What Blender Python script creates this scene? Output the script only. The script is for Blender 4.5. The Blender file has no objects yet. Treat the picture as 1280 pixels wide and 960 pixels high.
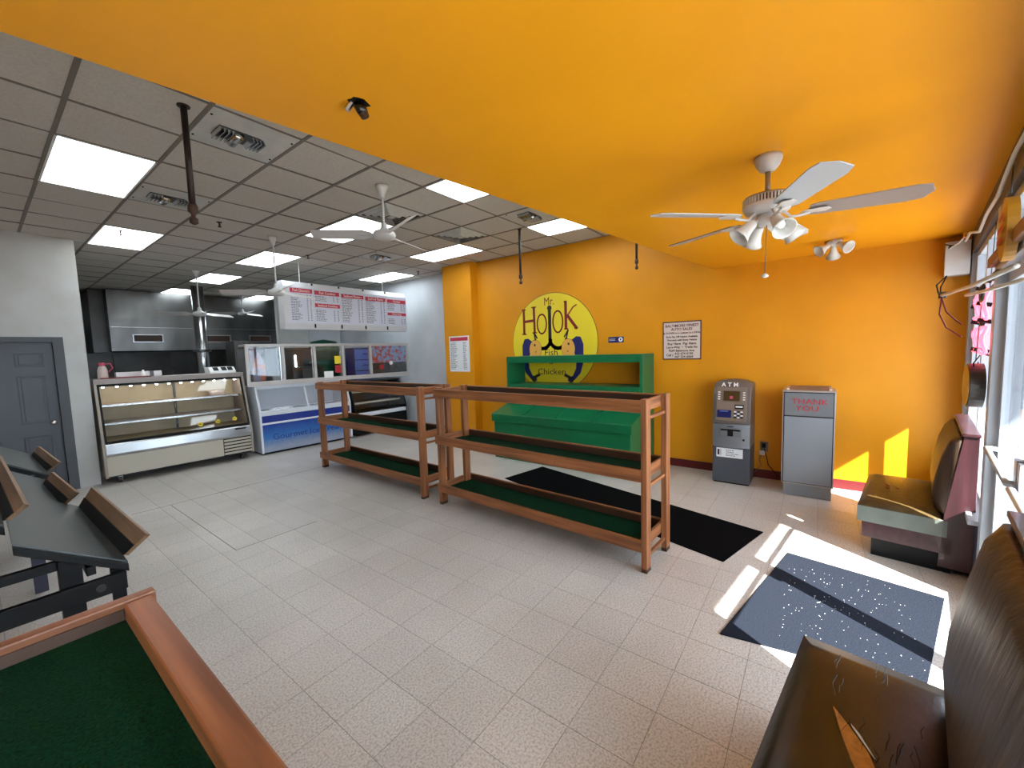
import bpy, bmesh, math, random
from mathutils import Vector, Matrix
random.seed(4)
C = bpy.context.scene.collection
PI = math.pi
sc = bpy.context.scene

# ------------------------------------------------------------------ camera
CAMZ = 1.728
def make_camera():
    yaw, pitch, roll = .92396, -.081545, -.030898
    f = Vector((math.sin(yaw)*math.cos(pitch), math.cos(yaw)*math.cos(pitch), math.sin(pitch)))
    r = Vector((math.cos(yaw), -math.sin(yaw), 0))
    u = r.cross(f)
    c, s = math.cos(roll), math.sin(roll)
    r2 = c*r + s*u
    u2 = -s*r + c*u
    cam = bpy.data.objects.new('camera', bpy.data.cameras.new('camera'))
    C.objects.link(cam)
    m = Matrix.Identity(4)
    for i in range(3):
        m[i][0] = r2[i]; m[i][1] = u2[i]; m[i][2] = -f[i]
    m[0][3], m[1][3], m[2][3] = 0, 0, CAMZ
    cam.matrix_world = m
    cam.data.sensor_fit = 'HORIZONTAL'
    cam.data.sensor_width = 36
    cam.data.lens = 507.3*36/1280
    cam.data.clip_start = .02
    sc.camera = cam
make_camera()

# ------------------------------------------------------------------ world, sun, exposure
w = bpy.data.worlds.new('sky'); sc.world = w; w.use_nodes = True
nt = w.node_tree; nt.nodes.clear()
out = nt.nodes.new('ShaderNodeOutputWorld')
bg = nt.nodes.new('ShaderNodeBackground')
bg.inputs[0].default_value = (.74, .87, 1, 1)
bg.inputs[1].default_value = 3.6
nt.links.new(bg.outputs[0], out.inputs[0])
SUN = Vector((1, 1.48, -1.51)).normalized()
sd = bpy.data.lights.new('sun', 'SUN'); sd.energy = 15; sd.angle = .009; sd.color = (1, .95, .86)
so = bpy.data.objects.new('sun', sd); C.objects.link(so)
so.rotation_euler = SUN.to_track_quat('-Z', 'Y').to_euler()
so.location = (-5, -9, 9)
sc.view_settings.view_transform = 'Standard'
sc.view_settings.look = 'None'
sc.view_settings.exposure = 1.65
sc.view_settings.gamma = 1
PANEL_EMIT = 2.9

# ------------------------------------------------------------------ materials
M = {}
def mat(name, col, rough=.5, metal=0, noise=0, nscale=8, nstretch=(1, 1, 1), col2=None, emit=0, bump=0, spec=.5,
        detail=4, coat=0, ramp=(.35, .65), coords='Object', bscale=None):
    m = bpy.data.materials.new(name); m.use_nodes = True
    t = m.node_tree; b = t.nodes['Principled BSDF']
    b.inputs['Base Color'].default_value = (*col, 1)
    b.inputs['Roughness'].default_value = rough
    b.inputs['Metallic'].default_value = metal
    b.inputs['Specular IOR Level'].default_value = spec
    b.inputs['Coat Weight'].default_value = coat
    if emit:
        b.inputs['Emission Color'].default_value = (*col, 1)
        b.inputs['Emission Strength'].default_value = emit
    if col2 is None and noise:
        col2 = tuple(max(0, c*(1-noise)) for c in col)
    if col2 is not None or bump:
        tc = t.nodes.new('ShaderNodeTexCoord'); mp = t.nodes.new('ShaderNodeMapping')
        mp.inputs['Scale'].default_value = nstretch
        if coords == 'World':
            ge = t.nodes.new('ShaderNodeNewGeometry'); t.links.new(ge.outputs['Position'], mp.inputs['Vector'])
        else:
            t.links.new(tc.outputs['Object'], mp.inputs['Vector'])
        n = t.nodes.new('ShaderNodeTexNoise'); n.inputs['Scale'].default_value = nscale
        n.inputs['Detail'].default_value = detail
        t.links.new(mp.outputs[0], n.inputs['Vector'])
        if col2 is not None:
            r = t.nodes.new('ShaderNodeValToRGB')
            r.color_ramp.elements[0].position = ramp[0]; r.color_ramp.elements[0].color = (*col2, 1)
            r.color_ramp.elements[1].position = ramp[1]; r.color_ramp.elements[1].color = (*col, 1)
            t.links.new(n.outputs['Fac'], r.inputs['Fac'])
            t.links.new(r.outputs['Color'], b.inputs['Base Color'])
        if bump:
            bm_ = t.nodes.new('ShaderNodeBump'); bm_.inputs['Strength'].default_value = bump
            bm_.inputs['Distance'].default_value = .01
            src = n
            if bscale:
                src = t.nodes.new('ShaderNodeTexNoise'); src.inputs['Scale'].default_value = bscale
                t.links.new(mp.outputs[0], src.inputs['Vector'])
            t.links.new(src.outputs['Fac'], bm_.inputs['Height'])
            t.links.new(bm_.outputs[0], b.inputs['Normal'])
    M[name] = m
    return m

def glass(name, tint=(1, 1, 1), refl=.12):
    m = bpy.data.materials.new(name); m.use_nodes = True
    t = m.node_tree; t.nodes.clear()
    o = t.nodes.new('ShaderNodeOutputMaterial')
    tr = t.nodes.new('ShaderNodeBsdfTransparent'); tr.inputs[0].default_value = (*tint, 1)
    gl = t.nodes.new('ShaderNodeBsdfGlossy'); gl.inputs['Roughness'].default_value = .03
    fr = t.nodes.new('ShaderNodeFresnel'); fr.inputs[0].default_value = 1.45
    # a thin pane: the rear face of the sheet reflects like the front one, so use the inverse index there
    ge = t.nodes.new('ShaderNodeNewGeometry'); mi = t.nodes.new('ShaderNodeMapRange')
    mi.inputs[3].default_value = 1.45; mi.inputs[4].default_value = 1/1.45
    t.links.new(ge.outputs['Backfacing'], mi.inputs[0]); t.links.new(mi.outputs[0], fr.inputs[0])
    mx = t.nodes.new('ShaderNodeMixShader')
    t.links.new(fr.outputs[0], mx.inputs[0]); t.links.new(tr.outputs[0], mx.inputs[1]); t.links.new(gl.outputs[0], mx.inputs[2])
    t.links.new(mx.outputs[0], o.inputs[0]); M[name] = m
    return m

mat('yellow', (.69, .275, .003), .5, spec=.3, noise=.1, nscale=1.5, coords='World')
mat('soffit', (.82, .34, .008), .42, spec=.3, noise=.07, nscale=1.2, coords='World')
mat('white_wall', (.60, .62, .66), .6, col2=(.50, .53, .56), nscale=1.4, coords='World')
mat('cream_wall', (.52, .52, .51), .6, col2=(.44, .43, .40), nscale=2, coords='World')
mat('grout', (.26, .235, .21), .8)
mat('base_red', (.10, .005, .008), .4)
mat('ceil_tile', (.56, .52, .47), .9, col2=(.49, .45, .40), nscale=60, ramp=(.3, .6), bump=.25, coords='World')
mat('t_bar', (.17, .145, .12), .6)
mat('panel', (.86, .95, 1), .5, emit=PANEL_EMIT)
mat('white_metal', (.62, .62, .61), .4, noise=.1, nscale=5)
mat('vent_white', (.55, .54, .50), .5, noise=.12, nscale=6)
mat('black', (.004, .004, .0045), .5, spec=.2)
mat('black_gloss', (.006, .006, .007), .22)
mat('dark_brown_metal', (.022, .012, .010), .45, noise=.4, nscale=30)
mat('steel', (.22, .22, .215), .3, 1, noise=.5, nscale=1.6, nstretch=(1, 1, .5), detail=2)
mat('steel_bright', (.55, .56, .57), .22, 1, noise=.15, nscale=4)
mat('chrome', (.75, .75, .76), .12, 1)
mat('dark_steel', (.07, .068, .065), .35, .7, noise=.3, nscale=3)
mat('cream_panel', (.50, .46, .37), .45, noise=.06, nscale=2)
mat('beige_trim', (.36, .31, .26), .4, noise=.1, nscale=3)
mat('door_grey', (.058, .062, .075), .45, noise=.12, nscale=3)
mat('door_frame', (.055, .06, .066), .5)
for ax, st in (('x', (1.2, 22, 22)), ('y', (22, 1.2, 22)), ('z', (22, 22, 1.2))):
    mat('wood_'+ax, (.34, .125, .042), .45, col2=(.15, .048, .015), nscale=1.3, nstretch=st, ramp=(.3, .62), bump=.15)
    mat('pale_wood_'+ax, (.34, .20, .11), .5, col2=(.20, .115, .055), nscale=1.3, nstretch=st, ramp=(.3, .62))
    mat('red_wood_'+ax, (.048, .014, .018), .35, col2=(.024, .007, .009), nscale=1.2, nstretch=st, ramp=(.3, .65), coat=.2)
mat('foot_dark', (.05, .02, .008), .6)
mat('green_carpet', (.003, .036, .015), .95, spec=.08, col2=(.0015, .015, .007), nscale=260, bump=.6, ramp=(.3, .6))
mat('green_paint', (.0, .135, .045), .38, noise=.15, nscale=3)
mat('mat_black', (.0022, .0022, .003), .95, spec=.06, noise=.3, nscale=120, bump=.3)
mat('mat_blue', (.0135, .0175, .028), .95, spec=.1, col2=(.009, .012, .020), nscale=120, bump=.4)
mat('lint', (.5, .5, .48), .9)
mat('atm_dark', (.06, .068, .082), .4, noise=.06, nscale=3)
mat('atm_mid', (.19, .20, .215), .35, .3, noise=.05, nscale=3)
mat('atm_top', (.135, .115, .10), .35, .3, noise=.06, nscale=3)
mat('atm_face', (.20, .15, .115), .4, .2)
mat('screen', (.05, .03, .012), .15)
mat('blue_dark', (.006, .012, .09), .25)
mat('trash_grey', (.26, .29, .325), .42, .25, noise=.08, nscale=2.5)
mat('trash_dark', (.155, .17, .18), .5, noise=.15, nscale=6)
mat('trash_frame', (.42, .38, .36), .35, .4)
mat('red', (.45, .01, .02), .4)
mat('maroon', (.17, .012, .015), .5)
mat('white', (.82, .82, .80), .5)
mat('paper', (.72, .73, .74), .6)
mat('sign_pink', (.64, .53, .46), .6)
mat('text_black', (.012, .010, .012), .5)
mat('text_grey', (.15, .15, .19), .6)
mat('text_red', (.5, .03, .06), .5)
mat('text_brown', (.06, .008, .02), .5)
mat('logo_yellow', (.78, .60, .015), .5, noise=.06, nscale=2)
mat('logo_blue', (.008, .010, .11), .5)
mat('logo_orange', (.72, .36, .06), .5)
mat('logo_red', (.20, .008, .008), .5)
mat('menu_white', (.60, .60, .62), .4)
mat('menu_face', (.60, .62, .72), .35)
mat('freezer_white', (.68, .72, .78), .35)
mat('freezer_blue', (.008, .028, .24), .3)
mat('hutch_frame', (.47, .44, .42), .4, .2)
mat('vinyl', (.022, .0125, .007), .30, col2=(.010, .006, .004), nscale=5, nstretch=(1, 3, 1), bump=.12, bscale=26, spec=.5)
mat('vinyl_olive', (.085, .058, .020), .36, spec=.35, col2=(.045, .026, .012), nscale=4, nstretch=(1, 3, 1), bump=.35, bscale=22)
mat('vinyl_side', (.14, .16, .14), .35, noise=.2, nscale=6, bump=.1)
mat('vinyl_back', (.060, .034, .019), .45, spec=.3, col2=(.02, .010, .006), nscale=3, nstretch=(9, 9, 1.1), bump=.4, ramp=(.3, .7))
mat('foam', (.60, .28, .05), .9, noise=.3, nscale=40)
mat('navy_panel', (.012, .018, .05), .5)
mat('frame_white', (.40, .44, .50), .4, .2, noise=.08, nscale=3)
mat('header_grey', (.10, .085, .075), .6, noise=.2, nscale=3)
mat('liner', (.034, .042, .042), .42, col2=(.030, .038, .039), nscale=3, bump=.12, spec=.6)
mat('navy_metal', (.018, .018, .04), .4)
mat('fan_white', (.55, .52, .50), .35)
mat('fan_blade', (.48, .50, .53), .4)
mat('fan_blade_brown', (.25, .20, .18), .45)  # darker brown given to two of the five fan blades
mat('fan_brass', (.36, .27, .20), .35, .4)
mat('shade', (.62, .60, .56), .25)
mat('neon', (1, .10, .16), .4, emit=1.3)
mat('concrete', (.42, .41, .40), .85, noise=.15, nscale=2)
mat('asphalt', (.09, .09, .095), .9, noise=.2, nscale=20)
mat('canopy', (.25, .22, .20), .7)
mat('lamp_white', (1, .97, .9), .5, emit=45)
mat('lamp_cool', (.55, .95, 1), .5, emit=7)
mat('amber', (.42, .20, .012), .4)
mat('crate_blue', (.06, .11, .40), .4)
mat('dark_green', (.0, .045, .022), .3)
mat('poster_red', (.36, .05, .03), .5, col2=(.18, .30, .48), nscale=14, ramp=(.42, .58))
mat('poster_dark', (.05, .055, .06), .5, col2=(.012, .014, .014), nscale=18)
mat('poster_orange', (.32, .09, .04), .5, col2=(.16, .15, .22), nscale=7, ramp=(.4, .55))
mat('pink', (.45, .05, .10), .5)
mat('plastic_clear', (.50, .42, .38), .3)
mat('case_inside', (.46, .37, .22), .5, noise=.15, nscale=3)
mat('outlet', (.16, .13, .09), .5)
mat('lumber', (.30, .13, .05), .6, noise=.3, nscale=6)
glass('glass'); glass('window_glass', (.97, .99, 1))

# gradient front of the ice cream freezer: printed panel, blue above to pale below
m = mat('freezer_print', (.02, .08, .35), .3)
t = m.node_tree; b = t.nodes['Principled BSDF']
tc = t.nodes.new('ShaderNodeTexCoord'); sx = t.nodes.new('ShaderNodeSeparateXYZ'); r = t.nodes.new('ShaderNodeValToRGB')
nz = t.nodes.new('ShaderNodeTexNoise'); nz.inputs['Scale'].default_value = 14
ad = t.nodes.new('ShaderNodeMath'); ad.operation = 'MULTIPLY_ADD'; ad.inputs[1].default_value = .12
t.links.new(tc.outputs['Object'], sx.inputs[0]); t.links.new(tc.outputs['Object'], nz.inputs['Vector'])
t.links.new(nz.outputs['Fac'], ad.inputs[0]); t.links.new(sx.outputs[2], ad.inputs[2])
t.links.new(ad.outputs[0], r.inputs[0])
e = r.color_ramp.elements; e[0].position = .16; e[0].color = (.30, .34, .44, 1); e[1].position = .6; e[1].color = (.01, .045, .30, 1)
x_ = e.new(.36); x_.color = (.03, .16, .46, 1)
t.links.new(r.outputs[0], b.inputs['Base Color'])

# vinyl floor tile: speckle + a little tone difference from tile to tile
TS = .30478; TX, TY = 2.1148, 1.7911
m = mat('floor_tile', (.5, .47, .44), .33)
t = m.node_tree; b = t.nodes['Principled BSDF']
ge = t.nodes.new('ShaderNodeNewGeometry')
n1 = t.nodes.new('ShaderNodeTexNoise'); n1.inputs['Scale'].default_value = 95; n1.inputs['Detail'].default_value = 3
r = t.nodes.new('ShaderNodeValToRGB'); e = r.color_ramp.elements
e[0].position = .34; e[0].color = (.42, .385, .355, 1); e[1].position = .58; e[1].color = (.66, .63, .60, 1)
n2 = t.nodes.new('ShaderNodeTexNoise'); n2.inputs['Scale'].default_value = .9; n2.inputs['Detail'].default_value = 5
r2 = t.nodes.new('ShaderNodeValToRGB'); e = r2.color_ramp.elements
e[0].position = .3; e[0].color = (.80, .80, .78, 1); e[1].position = .65; e[1].color = (1, 1, 1, 1)
vm = t.nodes.new('ShaderNodeVectorMath'); vm.operation = 'SUBTRACT'; vm.inputs[1].default_value = (TX, TY, -5)
vd = t.nodes.new('ShaderNodeVectorMath'); vd.operation = 'SCALE'; vd.inputs['Scale'].default_value = 1/TS
vf = t.nodes.new('ShaderNodeVectorMath'); vf.operation = 'FLOOR'
wn = t.nodes.new('ShaderNodeTexWhiteNoise')
mr = t.nodes.new('ShaderNodeMapRange'); mr.inputs[3].default_value = .93; mr.inputs[4].default_value = 1.0
mx = t.nodes.new('ShaderNodeMix'); mx.data_type = 'RGBA'; mx.blend_type = 'MULTIPLY'; mx.inputs[0].default_value = 1
my = t.nodes.new('ShaderNodeMix'); my.data_type = 'RGBA'; my.blend_type = 'MULTIPLY'; my.inputs[0].default_value = 1
for n_ in (n1, n2): t.links.new(ge.outputs['Position'], n_.inputs['Vector'])
t.links.new(ge.outputs['Position'], vm.inputs[0]); t.links.new(vm.outputs[0], vd.inputs[0]); t.links.new(vd.outputs[0], vf.inputs[0]); t.links.new(vf.outputs[0], wn.inputs[0])
t.links.new(wn.outputs[0], mr.inputs[0])
t.links.new(n1.outputs['Fac'], r.inputs[0]); t.links.new(n2.outputs['Fac'], r2.inputs[0])
t.links.new(r.outputs[0], mx.inputs[6]); t.links.new(r2.outputs[0], mx.inputs[7])
t.links.new(mx.outputs[2], my.inputs[6]); t.links.new(mr.outputs[0], my.inputs[7])
t.links.new(my.outputs[2], b.inputs['Base Color'])

# ------------------------------------------------------------------ mesh helpers
class MB:
    def __init__(s): s.bm = bmesh.new()
    def box(s, x0, x1, y0, y1, z0, z1):
        v = [s.bm.verts.new(p) for p in ((x0,y0,z0),(x1,y0,z0),(x1,y1,z0),(x0,y1,z0),(x0,y0,z1),(x1,y0,z1),(x1,y1,z1),(x0,y1,z1))]
        for f in ((0,3,2,1),(4,5,6,7),(0,1,5,4),(1,2,6,5),(2,3,7,6),(3,0,4,7)): s.bm.faces.new([v[i] for i in f])
        return s
    def prism(s, pts, a0, a1, ax='x'):
        """2D outline swept along an axis: ax x -> pts are (y,z); y -> (x,z); z -> (x,y)"""
        def P(p, a):
            return {'x': (a, p[0], p[1]), 'y': (p[0], a, p[1]), 'z': (p[0], p[1], a)}[ax]
        A = [s.bm.verts.new(P(p, a0)) for p in pts]; B = [s.bm.verts.new(P(p, a1)) for p in pts]
        n = len(pts)
        for i in range(n): s.bm.faces.new([A[i], A[(i+1) % n], B[(i+1) % n], B[i]])
        s.bm.faces.new(A[::-1]); s.bm.faces.new(B)
        return s
    def poly(s, pts, th, d=(0, 0, 1)):
        """flat 3D polygon given thickness along d"""
        d = Vector(d)*th
        A = [s.bm.verts.new(p) for p in pts]; B = [s.bm.verts.new(Vector(p)+d) for p in pts]
        n = len(pts)
        for i in range(n): s.bm.faces.new([A[i], A[(i+1) % n], B[(i+1) % n], B[i]])
        s.bm.faces.new(A[::-1]); s.bm.faces.new(B)
        return s
    def tube(s, pts, r, n=8, caps=True):
        pts = [Vector(p) for p in pts]
        rs = r if isinstance(r, (list, tuple)) else [r]*len(pts)
        rings = []
        up = None
        for i, p in enumerate(pts):
            d = (pts[min(i+1, len(pts)-1)]-pts[max(i-1, 0)]).normalized()
            if up is None: up = Vector((0, 0, 1)) if abs(d.z) < .9 else Vector((1, 0, 0))
            a = d.cross(up)
            if a.length < 1e-4: a = d.cross(Vector((0, 1, 0)))
            a.normalize(); bb = a.cross(d).normalized(); up = bb
            rings.append([s.bm.verts.new(p+rs[i]*(math.cos(2*PI*k/n)*a+math.sin(2*PI*k/n)*bb)) for k in range(n)])
        for A, B in zip(rings, rings[1:]):
            for k in range(n): s.bm.faces.new([A[k], A[(k+1) % n], B[(k+1) % n], B[k]])
        if caps: s.bm.faces.new(rings[0][::-1]); s.bm.faces.new(rings[-1])
        return s
    def lathe(s, prof, c=(0, 0, 0), n=24, axis=(0, 0, 1)):
        """prof: list of (radius, height) along axis from c"""
        q = Vector((0, 0, 1)).rotation_difference(Vector(axis).normalized())
        c = Vector(c); rings = []
        for r, h in prof:
            rings.append([s.bm.verts.new(c+q @ Vector((max(r, 1e-4)*math.cos(2*PI*k/n), max(r, 1e-4)*math.sin(2*PI*k/n), h))) for k in range(n)])
        for A, B in zip(rings, rings[1:]):
            for k in range(n): s.bm.faces.new([A[k], A[(k+1) % n], B[(k+1) % n], B[k]])
        s.bm.faces.new(rings[0][::-1]); s.bm.faces.new(rings[-1])
        return s
    def build(s, name, m, parent=None, bev=0, smooth=False, seg=2, loc=None, rz=0):
        bmesh.ops.recalc_face_normals(s.bm, faces=s.bm.faces)
        me = bpy.data.meshes.new(name); s.bm.to_mesh(me); s.bm.free()
        me.materials.append(M[m])
        if smooth:
            for p in me.polygons: p.use_smooth = True
        o = bpy.data.objects.new(name, me); C.objects.link(o)
        if parent: o.parent = parent
        if loc is not None: o.location = loc
        o.rotation_euler.z = rz
        if bev:
            md = o.modifiers.new('bevel', 'BEVEL'); md.width = bev; md.segments = seg; md.limit_method = 'ANGLE'
        return o

def box(name, m, parent, x0, x1, y0, y1, z0, z1, bev=0, **k):
    return MB().box(x0, x1, y0, y1, z0, z1).build(name, m, parent, bev, **k)

def tag(o, label, cat, group=None):
    o['label'] = label; o['category'] = cat
    if group: o['group'] = group
    return o
def thing(name, label, cat, loc=(0, 0, 0), rz=0, group=None):
    o = bpy.data.objects.new(name, None); C.objects.link(o)
    o.empty_display_size = .1
    o.location = loc; o.rotation_euler.z = rz
    return tag(o, label, cat, group)
def struct(o):
    o['kind'] = 'structure'; return o
def copy_tree(o, parent=None):
    c = o.copy(); C.objects.link(c)
    if parent is not None: c.parent = parent
    for ch in list(o.children): copy_tree(ch, c)
    return c

def text(name, s, size, m, parent, origin, right, up, depth=.002, align='CENTER', sx=1.0, bold=0):
    cu = bpy.data.curves.new(name, 'FONT'); cu.body = s; cu.size = size; cu.extrude = depth/2; cu.resolution_u = 2; cu.offset = bold
    cu.align_x = align; cu.align_y = 'CENTER'
    o = bpy.data.objects.new('tmp', cu); C.objects.link(o)
    dg = bpy.context.evaluated_depsgraph_get(); dg.update()
    me = bpy.data.meshes.new_from_object(o.evaluated_get(dg))
    bpy.data.objects.remove(o); bpy.data.curves.remove(cu)
    r = Vector(right).normalized(); u = Vector(up).normalized(); n = r.cross(u)
    mt = Matrix(((r.x*sx, u.x, n.x, origin[0]), (r.y*sx, u.y, n.y, origin[1]), (r.z*sx, u.z, n.z, origin[2]), (0, 0, 0, 1)))
    me.transform(mt); me.materials.clear(); me.materials.append(M[m])
    me.name = name
    o = bpy.data.objects.new(name, me); C.objects.link(o); o.parent = parent
    return o

# ------------------------------------------------------------------ constants of the room
U = .6096
CX = lambda i: (-.1768+i)*U
CY = lambda j: (6.4333+1.03315*j)*U
CEIL = 3.437
SOF = 2.728
WROT = math.atan(-.145)            # the storefront runs at a slight angle to the room
def W(name): pass
WLOC = (0, -.31, 0)
soff = lambda x: 2.0-.143*x         # edge of the lowered yellow ceiling
front = lambda x: -.31-.145*x       # inside face of the storefront

# ------------------------------------------------------------------ floor
fb = MB().box(-3.7, 6.3, -1.35, 14.3, -.06, -.003).build('floor', 'grout'); struct(fb)
tiles = []
stuff = MB()
G = .0013
for i in range(-20, 15):
    for j in range(-10, 42):
        x0 = TX+i*TS; y0 = TY+j*TS
        if x0+TS < -3.6 or x0 > 6.3 or y0 > 14.2: continue
        if y0+TS*.5 < front(x0+TS/2): continue
        x1 = min(x0+TS, 6.3); x0 = max(x0, -3.6)
        cx, cy = (x0+x1)/2, y0+TS/2
        # in view? distance and direction
        d = math.hypot(cx, cy); ang = math.degrees(math.atan2(cx, cy))
        vis = 0 < ang < 108 and d < 8
        tiles.append((d if vis else 99, x0, x1, y0, y0+TS))
tiles.sort()
shared = None
for k, (d, x0, x1, y0, y1) in enumerate(tiles):
    if k < 300 and d < 90:
        w_ = x1-x0
        if abs(w_-TS) < 1e-4:
            if shared is None:
                o = MB().box(G, TS-G, G, TS-G, -.003, 0).build('floor_tile', 'floor_tile', fb); shared = o.data
            else:
                o = bpy.data.objects.new('floor_tile', shared); C.objects.link(o); o.parent = fb
            o.location = (x0, y0, random.uniform(-.0004, 0))
        else:
            MB().box(G, w_-G, G, TS-G, -.003, 0).build('floor_tile', 'floor_tile', fb, loc=(x0, y0, 0))
    else:
        stuff.box(x0+G, x1-G, y0+G, y1-G, -.003, 0)
o = stuff.build('floor_tile_field', 'floor_tile', fb); o['kind'] = 'stuff'

for (x0, x1, y0, y1) in ((.95, 3.6, 6.205, 6.212), (1.30, 2.05, 4.18, 4.186), (1.300, 1.305, 4.18, 6.2), (1.75, 2.15, 6.20, 6.216)):
    MB().box(x0, x1, y0, y1, -.001, .0006).build('floor_seam', 'foot_dark', fb)

# ------------------------------------------------------------------ tile ceiling
cb = MB().box(-3.7, 6.4, .6, 14.3, CEIL+.03, CEIL+.10).build('ceiling', 'white_wall'); struct(cb)
LIGHTS = [(1, 1), (2, 5), (5, 5), (5, 9), (5, 13), (8, 13), (5, 1), (5, -3), (8, 1), (9, 5), (8, -3), (2, 9), (-2, 1), (-2, 5)]
VENTS = {(2, -1): 'return', (2, 2): 'return', (7, -2): 'return', (5, 0): 'diff', (7, 0): 'diff', (7, 3): 'return'}
lit = {(i, j+k) for i, j in LIGHTS for k in (0, 1)}
cstuff = MB(); csh = None
for i in range(-6, 11):
    for j in range(-5, 17):
        if (i, j) in lit or (i, j) in VENTS: continue
        x0, x1, y0, y1 = CX(i), min(CX(i+1), 6.3), CY(j), min(CY(j+1), 14.2)
        if y1 < soff(x1)-.05: continue
        if i < 0 or CY(j) < soff(x1)-.1 and False:
            cstuff.box(x0+.012, x1-.012, y0+.012, y1-.012, CEIL, CEIL+.03); continue
        sag = random.uniform(0, .004)
        if x1-x0 > .6 and y1-y0 > .62:
            if csh is None:
                o = MB().box(.011, x1-x0-.011, .011, y1-y0-.011, 0, .028).build('ceiling_tile', 'ceil_tile', cb, .003, seg=1); csh = o.data
            else:
                o = bpy.data.objects.new('ceiling_tile', csh); C.objects.link(o); o.parent = cb
            o.location = (x0, y0, CEIL+sag-.001); o.rotation_euler = (random.uniform(-.003, .003), random.uniform(-.003, .003), 0)
        else:
            MB().box(x0+.011, x1-.011, y0+.011, y1-.011, CEIL+sag-.001, CEIL+.028).build('ceiling_tile', 'ceil_tile', cb)
for i in range(10, 11):   # cut strip against the wall
    for j in range(-5, 17):
        if CY(j+1) < soff(6)-.05: continue
o = cstuff.build('ceiling_tile_field', 'ceil_tile', cb); o['kind'] = 'stuff'
for i in range(-5, 12):
    x = CX(i)
    if x < 6.2: MB().box(x-.014, x+.014, max(.62, soff(x)-.0), 14.2, CEIL-.004, CEIL+.028).build('grid_bar', 't_bar', cb)
for j in range(-4, 17):
    y = CY(j)
    xs = max(-3.6, (2.0-y)/.143) if y < 2.5 else -3.6
    if xs < 6.1: MB().box(xs, 6.3, y-.010, y+.010, CEIL-.003, CEIL+.028).build('grid_bar', 't_bar', cb)

LL = {(1, 1): 'large bright panel light, the one nearest the top left corner of the photo',
      (2, 5): 'bright panel light near the white door wall, small black sprinkler head at its edge',
      (5, 5): 'bright panel light behind the second white ceiling fan',
      (5, 9): 'bright panel light behind the downrod of the third white fan',
      (5, 13): 'farthest left bright panel light above the steel hood',
      (8, 13): 'small bright panel light peeking out behind the left end of the menu board',
      (5, 1): 'bright panel light behind the blades of the nearest white ceiling fan',
      (5, -3): 'bright panel light cut by the yellow ceiling edge, the left of the two',
      (8, 1): 'bright panel light between the square diffuser and the yellow wall top',
      (9, 5): 'bright panel light right above the menu board',
      (8, -3): 'bright panel light cut by the yellow ceiling edge, nearest the yellow wall',
      (2, 9): 'bright panel light above the kitchen left of the column',
      (-2, 1): 'bright panel light outside the left of the frame, nearer the camera',
      (-2, 5): 'bright panel light outside the left of the frame, by the door wall'}
for i, j in LIGHTS:
    if (i, j) in ((2, 9), (-2, 1), (-2, 5)): continue
    cx, cy = (CX(i)+CX(i+1))/2, (CY(j)+CY(j+2))/2
    hx, hy = (CX(1)-CX(0))/2-.008, CY(1)-CY(0)-.008
    t_ = thing('ceiling_light', LL[(i, j)], 'light', (cx, cy, CEIL-.004), 0, 'flat panel lights in the grey tile ceiling')
    f = MB()
    f.box(-hx, hx, -hy, -hy+.016, -.004, .03).box(-hx, hx, hy-.016, hy, -.004, .03)
    f.box(-hx, -hx+.016, -hy, hy, -.004, .03).box(hx-.016, hx, -hy, hy, -.004, .03).build('frame', 'white', t_)
    box('diffuser', 'panel', t_, -hx+.016, hx-.016, -hy+.016, hy-.016, 0, .01)
# fill the unlit places
for (i, j) in ((2, 9), (2, 10)):
    MB().box(CX(i)+.011, CX(i+1)-.011, CY(j)+.011, CY(j+1)-.011, CEIL, CEIL+.028).build('ceiling_tile', 'ceil_tile', cb)
s2 = MB()
for (i, j) in ((-2, 1), (-2, 2), (-2, 5), (-2, 6)):
    s2.box(CX(i)+.011, CX(i+1)-.011, CY(j)+.011, CY(j+1)-.011, CEIL, CEIL+.028)
o = s2.build('ceiling_tile_field', 'ceil_tile', cb); o['kind'] = 'stuff'

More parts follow.
